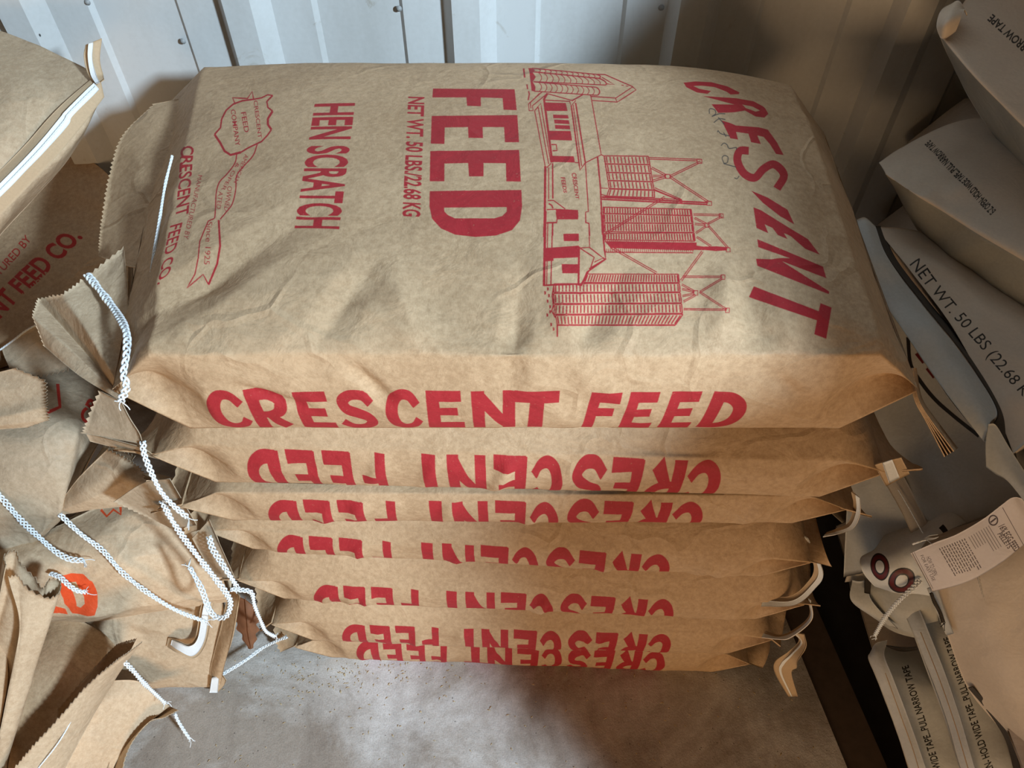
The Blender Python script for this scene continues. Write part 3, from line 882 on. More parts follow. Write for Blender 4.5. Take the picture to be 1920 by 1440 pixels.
for x, y in ((1706, 572), (1462, 714), (1746, 870)): ln(B_, 1.5, (x - 18, y - 18), (x + 18, y - 18), (x + 18, y + 22), (x - 16, y + 22), (x - 18, y - 18))
dline(B_, 1.4, 3.2, (700, 306), (1110, 538)); dline(B_, 1.4, 3.2, (1522, 342), (1330, 605))
# mill front, near part
ln(B_, 3.8, (108, -20), (96, 655)); ln(B_, 1.8, (172, 88), (158, 645)); ln(B_, 1.5, (118, 88), (210, 86), (212, 50)); ln(B_, 1.5, (130, 90), (120, 640))
pl(B_, (200, -10), (405, -8), (405, 46), (210, 56)); pl(B_, (270, 184), (410, 182), (410, 250), (274, 250)); pl(B_, (110, 312), (410, 290), (418, 396), (182, 406), (182, 428), (110, 432)); pl(B_, (254, 456), (405, 458), (405, 540), (260, 540))
ln(B_, 1.6, (470, -10), (470, 84), (500, 92), (506, 306), (414, 312)); ln(B_, 3, (412, 300), (406, 650)); ln(B_, 2.6, (96, 648), (420, 636))
ln(B_, 1.8, (424, 316), (548, 396), (510, 505), (420, 650)); ln(B_, 1.8, (506, 308), (628, 402), (548, 440)); ln(B_, 2.2, (650, 412), (482, 530), (430, 655)); ln(B_, 2.6, (612, -10), (640, 330), (652, 412), (626, 402)); ln(B_, 1.6, (640, 415), (500, 500))
# shield and ribbon
ln(C_, 2.0, (780, 130), (830, 120), (870, 100), (905, 104)); ln(C_, 2.4, (905, 104), (865, 145), (872, 185), (904, 210))
ln(C_, 3.4, (904, 210), (872, 262), (872, 300), (896, 335)); ln(C_, 2.2, (896, 335), (870, 372), (830, 415), (745, 455), (690, 488))
ln(C_, 3.4, (690, 488), (620, 506), (580, 480), (548, 420), (512, 368)); ln(C_, 2.4, (512, 368), (552, 322), (560, 265), (590, 205), (640, 162), (700, 140), (780, 130))
ln(C_, 2.0, (652, 165), (634, 120), (735, 125), (766, 78), (776, 130))
pen.text('CRESCENT', C_((775, 140)), C_((806, 396)), C_((802, 136)), C_((832, 390)), .012)
pen.text('FEED', C_((690, 220)), C_((714, 356)), C_((723, 214)), C_((746, 350)), .012)
pen.text('COMPANY', C_((620, 200)), C_((654, 449)), C_((652, 198)), C_((686, 440)), .012)
ln(C_, 1.8, *(basis(8, 50) @ np.array([(662, 498), (650, 560), (600, 630), (545, 690), (524, 760), (520, 830), (516, 905), (512, 935)])))
ln(C_, 1.8, *(basis(8, 50) @ np.array([(800, 435), (772, 510), (702, 590), (660, 650), (655, 740), (632, 835), (592, 890), (550, 940)])))
ln(C_, 1.8, (510, 935), (470, 952), (445, 1010), (412, 1090), (402, 1200), (380, 1310), (325, 1406), (435, 1312), (472, 1382)); ln(C_, 3, (472, 1382), (530, 1240), (550, 1120), (540, 945))
pen.text('AMERICAN', C_((716, 498)), C_((640, 690)), C_((742, 508)), C_((664, 700)), .0)
pen.text('OWNED', C_((600, 715)), C_((575, 880)), C_((632, 720)), C_((606, 892)), .0)
pen.text('& OPER', C_((662, 556)), C_((556, 740)), C_((684, 566)), C_((578, 750)), .0)
pen.text('ATED', C_((540, 750)), C_((524, 868)), C_((570, 755)), C_((552, 874)), .0)
pen.text('Since 1925', C_((462, 955)), C_((440, 1244)), C_((498, 958)), C_((478, 1246)), .0)
pen.text('CRESCENT', C_((285, 450)), C_((248, 930)), C_((375, 440)), C_((338, 900)), .02)
pen.text('FEED CO.', C_((212, 985)), C_((122, 1385)), C_((298, 960)), C_((204, 1330)), .02)
pen.text('MANUFACTURED BY', C_((402, 640)), C_((302, 1068)), C_((430, 645)), C_((334, 1078)), .0)
IMG_TOP = cv.image('top_print')
M_TOP = kraft('kraft_top_print', img=IMG_TOP)
r, W, Q, mid, uv = top_args
part('paper_body', r, W.reshape(-1, 3), Q, [M_KRAFT, M_SIDE, M_TOP], uv=uv.reshape(-1, 2), midx=mid)

# topmost sack: pinked tail, fanned corner, chain threads, layered tail at the right end
sheet('end_flap', r, [
    [(392, 178, .985), (335, 188, .985), (292, 196, .985)],
    [(358, 260, .93), (285, 250, .945), (233, 256, .96)],
    [(335, 340, .885), (262, 340, .90), (207, 335, .925)],
    [(318, 430, .835), (245, 430, .86), (193, 420, .89)],
    [(305, 510, .795), (240, 500, .82), (187, 482, .86)]], [M_KRAFT], m=18, zz='c1', amp=.003, scale=10, seed=4)
sheet('gusset_flap', r, [
    [(240, 728, .728), (236, 736, .727), (231, 742, .727), (228, 746, .732), (224, 748, .732), (220, 748, .733)],
    [(241, 600, .76), (207, 625, .757), (182, 652, .742), (166, 668, .772), (150, 672, .758), (148, 704, .752)],
    [(232, 465, .815), (166, 518, .80), (118, 554, .782), (72, 562, .815), (62, 594, .79), (84, 650, .785)]], [M_KRAFT_PALE], n=40, zz='r1', amp=.0022, scale=12, seed=8, cc=(2, 3, 4))
chain('stitch_thread', r, [(163, 514, .792), (188, 545, .775), (214, 580, .752), (236, 620, .712), (238, 660, .698), (232, 700, .694), (237, 725, .694), (226, 752, .70)], M_THREAD, width=.0042, r=.0012, pitch=.013, seed=1)
chain('seam_thread', r, [(323, 292, .822), (309, 350, .806), (298, 420, .78), (285, 500, .752), (276, 590, .726)], M_THREAD, width=.0012, r=.0009, seed=2)
for q in range(4):
    o = q * 2.2
    sheet('tail_layer', r, [[(1706 + o, 690, .742), (1712 + o, 690, .80)], [(1716 + o, 748, .738), (1722 + o, 745, .80)], [(1738 + o * 1.4, 790, .745), (1745 + o * 1.4, 785, .80)], [(1772 + o * 2.6, 856 - o * 1.5, .755), (1779 + o * 2.6, 850 - o * 1.5, .80)]], [M_KRAFT], n=24, m=8, amp=.0015, scale=20, seed=60 + q)

# tails and tape ends of the lower sacks
sheet('gusset_flap', roots[1], [
    [(228, 752, .792), (190, 734, .80)], [(245, 785, .795), (176, 765, .81)], [(262, 812, .80), (165, 795, .815)], [(268, 832, .805), (158, 812, .82)]], [M_KRAFT_GREY], n=24, m=16, zz='c1', amp=.001, seed=11)
sheet('gusset_flap', roots[1], [[(268, 838, .806), (162, 810, .822)], [(300, 860, .83), (170, 826, .84)]], [M_KRAFT_GREY], n=8, m=12, amp=.001, seed=12)
chain('stitch_thread', roots[1], [(268, 828, .80), (270, 850, .805), (283, 885, .815), (302, 922, .83), (325, 948, .845), (350, 969, .855)], M_THREAD, width=.0038, r=.0011, pitch=.012, seed=3)
sheet('gusset_flap', roots[2], [[(318, 898, .875), (368, 985, .925)], [(270, 905, .9), (325, 990, .95)], [(215, 940, .94), (310, 985, .965)]], [M_KRAFT_GREY], n=12, zz='r1', amp=.002, seed=13)
chain('stitch_thread', roots[2], [(304, 938, .87), (318, 968, .885), (342, 1005, .905), (372, 1045, .93), (402, 1083, .955), (424, 1112, .97), (432, 1132, .985), (424, 1155, .995), (405, 1157, 1.0), (391, 1140, .995), (378, 1105, .985), (356, 1064, .98)], M_THREAD, width=.0042, r=.0012, pitch=.012, seed=4)
chain('stitch_thread', roots[3], [(392, 1006, .955), (398, 1028, .96), (413, 1052, .965), (430, 1078, .97), (443, 1098, .985)], M_THREAD, width=.0044, r=.0012, pitch=.012, seed=5)
sheet('gusset_flap', roots[3], [[(392, 975, .955), (440, 1085, 1.03)], [(360, 1010, .99), (400, 1080, 1.05)]], [M_KRAFT_GREY], n=12, m=20, amp=.002, seed=14)
chain('stitch_thread', roots[4], [(432, 1105, 1.045), (450, 1106, 1.05), (471, 1111, 1.055), (477, 1135, 1.075), (487, 1160, 1.10), (498, 1183, 1.13), (516, 1194, 1.16)], M_THREAD, width=.0034, r=.0012, pitch=.011, seed=6)
chain('stitch_thread', roots[6], [(538, 1194, 1.275), (516, 1203, 1.285), (490, 1216, 1.29), (460, 1238, 1.275), (416, 1265, 1.26)], M_THREAD, width=.0034, r=.0012, pitch=.011, seed=7)

def tape(parent, A, B, lo=.45, hi=1.0, n=20, seed=0, stripe=True):
    """folded sewing tape: kraft band between two edges with a white strip along it"""
    rows = [[a, tuple((np.array(a) + np.array(b)) / 2), b] for a, b in zip(A, B)]
    k = sheet('kraft_tape', parent, rows, [M_TAN_TAPE], n=n, m=10, amp=.0006, seed=seed, t=.0016)
    if stripe:
        rows = [[tuple(np.array(a) * (1 - f) + np.array(b) * f - np.array((0, 0, .0022))) for f in (lo, (lo + hi) / 2, hi)] for a, b in zip(A, B)]
        sheet('white_strip', k, rows, [M_TAPE], n=n, m=8, amp=.0004, seed=seed, t=.001, root=parent)
    return k
tape(roots[1], [(1640, 872, .80), (1664, 864, .798), (1690, 858, .80)][::-1], [(1662, 912, .81), (1684, 900, .81), (1706, 889, .81)][::-1], 0, 0, stripe=False)
sheet('white_strip', roots[1], [[(1655, 868, .796), (1673, 862, .796)], [(1668, 906, .806), (1687, 896, .806)]], [M_TAPE], n=8, m=8, amp=.0003)
tape(roots[2], [(1596, 922, .885), (1600, 950, .90), (1590, 980, .91), (1566, 992, .92), (1550, 998, .925)], [(1612, 934, .885), (1611, 966, .895), (1598, 992, .905), (1572, 1001, .915), (1543, 1006, .92)], .5, 1)
tape(roots[3], [(1502, 1002, .97), (1526, 1062, 1.0), (1512, 1094, 1.02), (1480, 1118, 1.035), (1433, 1115, 1.05)], [(1514, 1010, .965), (1543, 1074, .995), (1528, 1104, 1.015), (1490, 1135, 1.03), (1427, 1137, 1.045)], .5, 1, n=30)
tape(roots[4], [(1512, 1118, 1.05), (1518, 1150, 1.07), (1500, 1172, 1.09), (1466, 1190, 1.10), (1435, 1181, 1.11)], [(1519, 1126, 1.045), (1520, 1164, 1.065), (1480, 1196, 1.085), (1456, 1198, 1.095), (1428, 1195, 1.105)], .5, 1, n=30)
tape(roots[5], [(1480, 1185, 1.15), (1498, 1200, 1.17), (1478, 1222, 1.185), (1454, 1240, 1.20), (1453, 1262, 1.215), (1478, 1306, 1.24)], [(1508, 1190, 1.14), (1510, 1214, 1.155), (1495, 1240, 1.175), (1494, 1252, 1.20), (1484, 1262, 1.215), (1496, 1306, 1.235)], .28, .42, n=34)

# ------------------------------------------------------------------ the leaning pile of brown sacks on the left
def off3(base_pts):
    return base_pts
def cage_sack(name, label, cat, rows, off, mats, n=60, m=60, amp=.006, scale=12, seed=1, cr=(), cc=(), art=None, art_mat=None, group=None, res=(900, 900), under=None):
    G = cage(rows, n, m, cr, cc)
    Gs = G
    G = crumpled(G, amp, scale, seed)
    V, Q, UV = body(G, off)
    midx = None
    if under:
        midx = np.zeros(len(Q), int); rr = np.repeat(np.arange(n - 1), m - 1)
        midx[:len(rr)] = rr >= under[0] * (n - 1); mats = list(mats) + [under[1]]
    r = thing(name, label, cat, V.min(0) * (0, 0, 1) + G.mean((0, 1)) * (1, 1, 0), group)
    mats = list(mats)
    if art:
        cv = Canvas(*res)
        art(Pen(cv, GridMap(Gs)))
        mats[0] = art_mat(cv.image(name + '_print'))
    part('paper_body' if 'paper' in label or 'brown' in label else 'woven_body', r, V, Q, mats, uv=UV, midx=midx)
    return r

BR = 'brown paper sacks in the leaning pile at the left'
ORANGE = (.80, .085, .02)
# --- uppermost, its tape-sewn end towards us
r = cage_sack('feed_sack', 'uppermost brown sack at the left, its sewn end bound with bright white tape', 'sack', [
    [(-90, 30, 1.03), (-160, 60, .98), (-230, 120, .95), (-330, 220, .93), (-420, 320, .91)],
    [(40, 72, .995), (-40, 110, .95), (-110, 170, .92), (-210, 270, .9), (-300, 370, .88)],
    [(150, 122, .96), (70, 165, .925), (0, 230, .905), (-100, 330, .885), (-200, 430, .87)],
    [(187, 152, .94), (122, 222, .925), (57, 290, .91), (-38, 388, .90), (-138, 490, .89)],
    [(192, 176, .945), (143, 262, .935), (77, 335, .93), (-18, 432, .92), (-118, 530, .91)],
    [(174, 206, .985), (132, 292, .985), (62, 372, .985), (-28, 472, .98), (-128, 572, .97)]], (-.12, .06, -.06), [M_KRAFT_PALE], cr=(3,), amp=.007, seed=21, group=BR)
sheet('kraft_tape', r, [[(183, 142, .938), (114, 200, .920), (50, 270, .906), (-42, 366, .895)], [(188, 150, .934), (124, 220, .918), (58, 290, .902), (-38, 388, .892)], [(195, 182, .94), (142, 250, .929), (82, 318, .92), (-16, 420, .91)]], [M_TAN_TAPE], n=16, m=40, amp=.0012, seed=3, cr=(1,))
sheet('white_strip', r, [[(176, 156, .928), (125, 206, .912), (112, 222, .911), (58, 284, .899), (-40, 384, .888)], [(186, 168, .931), (136, 216, .917), (126, 236, .916), (72, 296, .905), (-28, 398, .894)]], [M_TAPE], n=8, m=60, amp=.0012, seed=4)
chain('stitch_thread', r, [(180, 162, .926), (130, 212, .911), (118, 230, .910), (65, 291, .899), (-34, 392, .889)], M_THREAD, width=.0008, r=.0006, seed=9)
t = sheet('tape_tab', r, [[(182, 160, .93), (196, 150, .935)], [(165, 140, .93), (193, 140, .94)], [(157, 108, .925), (187, 112, .935)], [(160, 84, .92), (190, 72, .93)]], [M_TAN_TAPE], n=24, m=8, amp=.0008, seed=5, t=.0016)
sheet('white_strip', t, [[(181, 158, .924), (187, 155, .924)], [(171, 140, .925), (180, 138, .925)], [(165, 108, .918), (173, 110, .92)], [(166, 82, .913), (175, 79, .914)]], [M_TAPE], n=20, m=6, amp=.0005, seed=5, root=r)

# --- dark one in its shade
def art_l2(pen):
    pen.text('CRESCENT FEED CO.', (-92, 690), (158, 447), (-118, 662), (124, 428), .035)
    pen.text('MANUFACTURED BY', (-60, 590), (62, 452), (-70, 580), (50, 442), .01)
    pen.text('OKLAHOMA', (42, 575), (96, 515), (32, 566), (88, 507), .01, val=0)
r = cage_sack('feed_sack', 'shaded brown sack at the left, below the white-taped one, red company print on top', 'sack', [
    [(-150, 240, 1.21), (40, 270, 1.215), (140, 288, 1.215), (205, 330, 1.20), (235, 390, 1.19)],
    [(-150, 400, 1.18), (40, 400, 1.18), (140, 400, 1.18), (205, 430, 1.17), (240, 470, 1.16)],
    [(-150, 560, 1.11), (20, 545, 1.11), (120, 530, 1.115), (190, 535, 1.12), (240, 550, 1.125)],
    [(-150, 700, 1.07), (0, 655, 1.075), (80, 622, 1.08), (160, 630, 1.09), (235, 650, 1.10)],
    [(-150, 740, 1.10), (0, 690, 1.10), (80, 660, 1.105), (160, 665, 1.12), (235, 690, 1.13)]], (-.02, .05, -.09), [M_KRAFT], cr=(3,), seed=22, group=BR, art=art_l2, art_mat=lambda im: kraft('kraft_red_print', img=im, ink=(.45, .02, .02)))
sheet('end_flap', r, [[(2, 650, 1.062), (50, 620, 1.065), (118, 585, 1.075)], [(8, 668, 1.055), (62, 668, 1.055), (135, 645, 1.065)], [(16, 686, 1.045), (66, 702, 1.045), (128, 692, 1.052)]], [M_KRAFT_GREY], n=14, zz='r1', amp=.002, seed=6)
chain('seam_thread', r, [(0, 656, 1.056), (25, 638, 1.057), (52, 618, 1.058), (90, 598, 1.064)], M_THREAD, width=.001, r=.0008, seed=10)

# --- pale pinked tail of the third
r = cage_sack('feed_sack', 'brown sack at the left edge whose pale fanned tail has a pinked edge', 'sack', [
    [(-220, 690, .99), (-150, 680, .985), (-80, 685, .98), (-30, 700, .975), (10, 712, .985)],
    [(-220, 740, .97), (-150, 735, .965), (-80, 735, .965), (-30, 745, .965), (0, 750, .98)],
    [(-220, 790, .98), (-150, 790, .975), (-80, 785, .97), (-30, 785, .975), (-2, 780, .985)],
    [(-220, 830, 1.0), (-150, 830, 1.0), (-80, 820, 1.0), (-30, 810, 1.0), (-4, 800, 1.005)]], (-.05, .05, -.03), [M_KRAFT_PALE], n=30, m=40, seed=23, group=BR)
sheet('gusset_flap', r, [[(-60, 690, .97), (-20, 700, .955), (25, 691, .945)], [(-70, 735, .97), (-10, 735, .95), (82, 714, .94)], [(-80, 760, .965), (0, 762, .95), (84, 742, .94)], [(-80, 785, .965), (0, 782, .945), (84, 764, .937)], [(-60, 805, .97), (0, 798, .95), (89, 788, .945)], [(-40, 815, .975), (-5, 806, .965), (48, 802, .957)]], [M_KRAFT_PALE], m=20, zz='c1', amp=.0015, seed=7, cr=(1, 3, 4))

# --- greenish-grey dusty one
def art_l4(pen):
    pen.line([(108, 722), (112, 768), (92, 778), (82, 790)], 6)
    pen.text('CR', (166, 800), (186, 760), (146, 786), (166, 740), .03)
r = cage_sack('feed_sack', 'dusty grey-brown sack at the left with a pointed corner and a folded gusset', 'sack', [
    [(-150, 620, 1.19), (20, 630, 1.19), (105, 640, 1.19), (180, 680, 1.17), (240, 760, 1.16)],
    [(-150, 780, 1.01), (20, 780, 1.01), (90, 772, 1.015), (148, 790, 1.02), (185, 830, 1.06)],
    [(-150, 880, .99), (20, 875, .99), (90, 870, .995), (130, 868, 1.01), (150, 890, 1.06)],
    [(-150, 968, 1.0), (20, 966, 1.01), (80, 965, 1.015), (111, 963, 1.02), (122, 965, 1.06)],
    [(-150, 1012, 1.04), (0, 1005, 1.05), (50, 998, 1.05), (75, 1003, 1.05), (112, 972, 1.06)],
    [(-150, 1040, 1.06), (0, 1048, 1.07), (40, 1040, 1.075), (75, 1012, 1.08), (113, 975, 1.08)]], (-.03, .06, -.03), [M_KRAFT_GREY], cr=(3, 4), cc=(3,), seed=24, group=BR, amp=.007, art=art_l4,
    art_mat=lambda im: kraft('kraft_dusty_print', (.40, .31, .21), (.52, .41, .29), img=im, ink=(.55, .03, .02)))
sheet('gusset_flap', r, [
    [(108, 950, 1.03), (111, 954, 1.028), (113, 957, 1.026), (114, 960, 1.03), (113, 964, 1.035)],
    [(150, 895, 1.0), (172, 908, .985), (190, 925, .985), (195, 938, 1.0), (185, 953, 1.02)],
    [(201, 844, .975), (236, 861, .965), (263, 879, .965), (278, 913, .98), (273, 944, 1.01)]], [M_KRAFT_PALE], n=30, zz='r1', amp=.002, seed=8, cc=(2, 3))
sheet('end_flap', r, [[(150, 905, 1.06), (205, 925, 1.04)], [(196, 835, 1.03), (252, 858, 1.01)]], [M_KRAFT_GREY], n=16, zz='r1', amp=.001, seed=9)
chain('stitch_thread', r, [(112, 964, 1.02), (150, 1000, 1.025), (192, 1032, 1.035), (230, 1074, 1.045), (278, 1112, 1.06), (330, 1144, 1.09), (386, 1166, 1.13)], M_THREAD, width=.0040, r=.0012, pitch=.012, seed=11)
chain('seam_thread', r, [(-20, 905, .985), (0, 930, .99), (38, 974, 1.0), (74, 1008, 1.02), (104, 1034, 1.03), (130, 1048, 1.035), (156, 1051, 1.04)], M_THREAD, width=.0046, r=.0012, pitch=.012, seed=12)

# --- crumpled one with the orange letter
def art_l6(pen):
    pen.poly([(116, 1078), (134, 1074), (155, 1076), (172, 1090), (182, 1112), (184, 1135), (180, 1149), (138, 1147), (121, 1132), (112, 1105)], [[(131, 1092), (142, 1091), (152, 1110), (159, 1132), (152, 1138), (144, 1136), (136, 1112)]])
    pen.poly([(78, 1128), (122, 1140), (130, 1148), (78, 1145)]); pen.poly([(88, 1118), (100, 1112), (102, 1122), (88, 1126)])
    pen.line([(188, 955), (200, 968), (212, 955), (228, 966), (225, 945)], 5)
r = cage_sack('feed_sack', 'crumpled brown sack at the left with an orange letter D on its side', 'sack', [
    [(-150, 1010, 1.09), (60, 1000, 1.09), (170, 955, 1.10), (280, 900, 1.11), (370, 960, 1.13)],
    [(-150, 1045, 1.065), (60, 1030, 1.065), (200, 1010, 1.07), (315, 985, 1.09), (395, 1015, 1.12)],
    [(-150, 1075, 1.05), (60, 1072, 1.055), (210, 1065, 1.065), (320, 1060, 1.09), (415, 1075, 1.12)],
    [(-150, 1147, 1.09), (60, 1148, 1.095), (190, 1150, 1.10), (300, 1128, 1.12), (428, 1112, 1.14)],
    [(-150, 1165, 1.14), (60, 1166, 1.15), (190, 1164, 1.15), (300, 1145, 1.16), (430, 1128, 1.17)]], (-.02, .12, -.02), [M_KRAFT_PALE], n=70, m=90, cr=(3,), amp=.012, scale=14, seed=25, group=BR, art=art_l6,
    art_mat=lambda im: kraft('kraft_orange_print', (.52, .37, .235), (.66, .50, .335), img=im, ink=ORANGE))

# --- bottom one with the curled white tape
r = cage_sack('feed_sack', 'bottom brown sack of the left pile, on the concrete, white tape curling over it', 'sack', [
    [(-150, 1150, 1.16), (60, 1152, 1.16), (200, 1152, 1.16), (310, 1130, 1.17), (412, 1112, 1.175)],
    [(-150, 1190, 1.17), (60, 1190, 1.17), (200, 1185, 1.175), (310, 1180, 1.18), (420, 1150, 1.2)],
    [(-150, 1240, 1.2), (60, 1235, 1.205), (200, 1230, 1.21), (310, 1235, 1.22), (415, 1215, 1.235)],
    [(-150, 1286, 1.262), (60, 1284, 1.262), (215, 1276, 1.262), (310, 1284, 1.262), (396, 1282, 1.262)],
    [(-150, 1290, 1.29), (60, 1288, 1.29), (215, 1280, 1.285), (310, 1286, 1.28), (400, 1284, 1.275)]], (-.02, .16, .01), [M_KRAFT_PALE], n=60, m=90, amp=.010, scale=15, seed=26, group=BR)
sheet('kraft_tape', r, [[(394, 1080, 1.145), (412, 1084, 1.15)], [(376, 1140, 1.16), (398, 1144, 1.165)], [(366, 1196, 1.175), (386, 1206, 1.175)], [(352, 1208, 1.175), (364, 1234, 1.18)], [(334, 1202, 1.175), (332, 1224, 1.18)], [(316, 1196, 1.185), (312, 1212, 1.195)]], [M_TAN_TAPE], n=40, m=8, amp=.0008, seed=3, t=.0018)
sheet('white_strip', r, [[(397, 1078, 1.14), (407, 1081, 1.141)], [(381, 1140, 1.153), (393, 1142, 1.155)], [(371, 1196, 1.167), (383, 1202, 1.168)], [(355, 1212, 1.168), (362, 1230, 1.171)], [(336, 1206, 1.168), (334, 1219, 1.171)], [(322, 1200, 1.178), (320, 1209, 1.182)]], [M_TAPE], n=40, m=8, amp=.0006, seed=4)
sheet('end_flap', r, [[(428, 1105, 1.165), (441, 1110, 1.15), (448, 1118, 1.145)], [(414, 1175, 1.2), (428, 1185, 1.185), (436, 1190, 1.18)], [(396, 1245, 1.24), (408, 1250, 1.225), (420, 1252, 1.225)], [(391, 1284, 1.26), (402, 1285, 1.25), (414, 1284, 1.25)]], [M_KRAFT], n=30, m=12, amp=.002, scale=14, seed=31, t=.002)
sheet('kraft_tape', r, [[(398, 1268, 1.242), (414, 1264, 1.242), (424, 1276, 1.246)], [(392, 1298, 1.262), (408, 1298, 1.262), (421, 1284, 1.252)]], [M_TAN_TAPE], n=8, m=10, amp=.0005)
sheet('white_strip', r, [[(397, 1272, 1.237), (411, 1268, 1.237)], [(393, 1299, 1.256), (408, 1299, 1.256)]], [M_TAPE], n=8, m=8, amp=.0003)
chain('stitch_thread', r, [(94, 1075, 1.04), (112, 1082, 1.035), (130, 1098, 1.035), (146, 1108, 1.04), (160, 1110, 1.05)], M_THREAD, width=.0046, r=.0012, pitch=.011, seed=13)

# --- foreground ones with open pinked tails
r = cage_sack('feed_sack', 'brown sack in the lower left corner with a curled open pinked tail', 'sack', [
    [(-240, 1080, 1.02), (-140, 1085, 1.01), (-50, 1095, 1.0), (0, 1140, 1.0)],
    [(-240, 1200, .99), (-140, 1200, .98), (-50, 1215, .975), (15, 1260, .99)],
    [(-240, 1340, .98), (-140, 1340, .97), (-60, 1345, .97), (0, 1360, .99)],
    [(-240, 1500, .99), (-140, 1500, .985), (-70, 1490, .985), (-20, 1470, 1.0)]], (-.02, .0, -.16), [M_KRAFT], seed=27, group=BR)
sheet('end_flap', r, [
    [(12, 1062, .935), (8, 1045, .945), (28, 1036, .955), (37, 1058, .955), (62, 1084, .962), (80, 1107, .957), (92, 1089, .966), (111, 1092, .972), (109, 1114, .96), (89, 1123, .953), (52, 1106, .94), (34, 1082, .935), (16, 1084, .93)],
    [(-10, 1160, .955), (-14, 1145, .965), (4, 1140, .975), (12, 1160, .975), (34, 1190, .98), (55, 1212, .975), (66, 1196, .985), (80, 1195, .99), (77, 1215, .98), (60, 1225, .97), (42, 1215, .958), (38, 1190, .953), (36, 1180, .95)],
    [(-50, 1280, .99), (-55, 1262, 1.0), (-35, 1255, 1.01), (-25, 1275, 1.01), (0, 1310, 1.01), (20, 1335, 1.0), (30, 1322, 1.01), (44, 1318, 1.015), (42, 1335, 1.0), (30, 1348, .99), (15, 1345, .98), (12, 1330, .975), (10, 1325, .975)],
    [(-90, 1420, 1.02), (-90, 1400, 1.03), (-75, 1395, 1.03), (-65, 1420, 1.03), (-40, 1450, 1.03), (-20, 1475, 1.02), (-10, 1462, 1.03), (0, 1460, 1.03), (-2, 1475, 1.02), (-10, 1485, 1.01), (-20, 1480, 1.0), (-20, 1470, .995), (-20, 1465, .995)]], [M_KRAFT_PALE], n=60, zz='r0', amp=.0015, seed=32)

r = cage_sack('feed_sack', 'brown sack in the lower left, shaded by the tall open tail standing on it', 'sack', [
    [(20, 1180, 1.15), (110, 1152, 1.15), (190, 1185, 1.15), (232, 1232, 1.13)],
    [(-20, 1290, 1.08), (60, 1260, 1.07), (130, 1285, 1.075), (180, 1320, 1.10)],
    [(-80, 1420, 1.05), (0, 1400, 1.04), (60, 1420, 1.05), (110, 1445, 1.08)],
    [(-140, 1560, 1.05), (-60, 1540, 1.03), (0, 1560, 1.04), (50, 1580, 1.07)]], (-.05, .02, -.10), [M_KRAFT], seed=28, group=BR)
sheet('end_flap', r, [
    [(264, 1204, 1.03), (236, 1226, 1.02), (208, 1247, 1.015), (160, 1290, 1.005), (112, 1346, .995), (66, 1396, .985), (30, 1440, .98), (-20, 1510, .975)],
    [(238, 1238, 1.06), (212, 1262, 1.045), (190, 1290, 1.035), (148, 1340, 1.02), (110, 1395, 1.01), (75, 1440, 1.0), (40, 1490, .99), (0, 1550, .985)],
    [(212, 1276, 1.09), (192, 1310, 1.075), (172, 1345, 1.065), (142, 1400, 1.05), (118, 1445, 1.04), (90, 1490, 1.03), (60, 1540, 1.02), (30, 1600, 1.01)]], [M_KRAFT_PALE], n=30, zz='r0', amp=.0015, seed=33)
sheet('end_flap', r, [
    [(256, 1198, 1.035), (232, 1205, 1.05), (214, 1214, 1.06), (192, 1236, 1.06), (150, 1282, 1.04), (108, 1330, 1.03)],
    [(236, 1236, 1.07), (208, 1256, 1.085), (190, 1272, 1.08), (168, 1292, 1.075), (138, 1330, 1.06), (104, 1375, 1.04)]], [M_KRAFT], n=16, zz='r0', amp=.0015, seed=34)
chain('seam_thread', r, [(142, 1330, 1.012), (128, 1362, 1.008), (104, 1400, 1.0), (72, 1440, .995)], M_THREAD, width=.0006, r=.0006, seed=15)
chain('stitch_thread', r, [(230, 1238, 1.045), (250, 1258, 1.06), (270, 1281, 1.085), (290, 1300, 1.12), (309, 1318, 1.15)], M_THREAD, width=.004, r=.0012, pitch=.012, seed=16)

def art_l10(pen):
    pen.text('CR', (78, 1448), (118, 1424), (70, 1434), (108, 1412), .03)
r = cage_sack('feed_sack', 'brown sack lowest at the left, its open pinked tail touching the concrete', 'sack', [
    [(150, 1290, 1.15), (215, 1276, 1.16), (270, 1281, 1.18), (318, 1324, 1.2)],
    [(100, 1370, 1.12), (170, 1350, 1.13), (225, 1352, 1.155), (268, 1368, 1.18)],
    [(60, 1440, 1.10), (120, 1440, 1.11), (170, 1440, 1.135), (212, 1442, 1.165)],
    [(20, 1560, 1.09), (80, 1560, 1.11), (140, 1560, 1.13), (185, 1560, 1.16)]], (-.06, .03, -.035), [M_KRAFT_PALE], amp=.008, seed=29, group=BR, art=art_l10,
    art_mat=lambda im: kraft('kraft_orange_end', (.52, .37, .235), (.66, .50, .335), img=im, ink=ORANGE))
sheet('end_flap', r, [
    [(333, 1331, 1.185), (306, 1345, 1.18), (280, 1353, 1.17), (246, 1393, 1.155), (229, 1440, 1.145), (220, 1520, 1.14)],
    [(326, 1328, 1.205), (292, 1346, 1.20), (268, 1362, 1.195), (230, 1402, 1.18), (212, 1446, 1.17), (200, 1520, 1.16)],
    [(317, 1324, 1.205), (288, 1336, 1.195), (258, 1352, 1.18), (218, 1404, 1.165), (200, 1445, 1.155), (188, 1520, 1.15)]], [M_KRAFT_PALE], n=20, zz='r0', amp=.001, seed=35, cr=(1,))
chain('stitch_thread', r, [(328, 1338, 1.18), (334, 1352, 1.185), (345, 1370, 1.19), (356, 1386, 1.195)], M_THREAD, width=.0036, r=.0011, pitch=.011, seed=17)

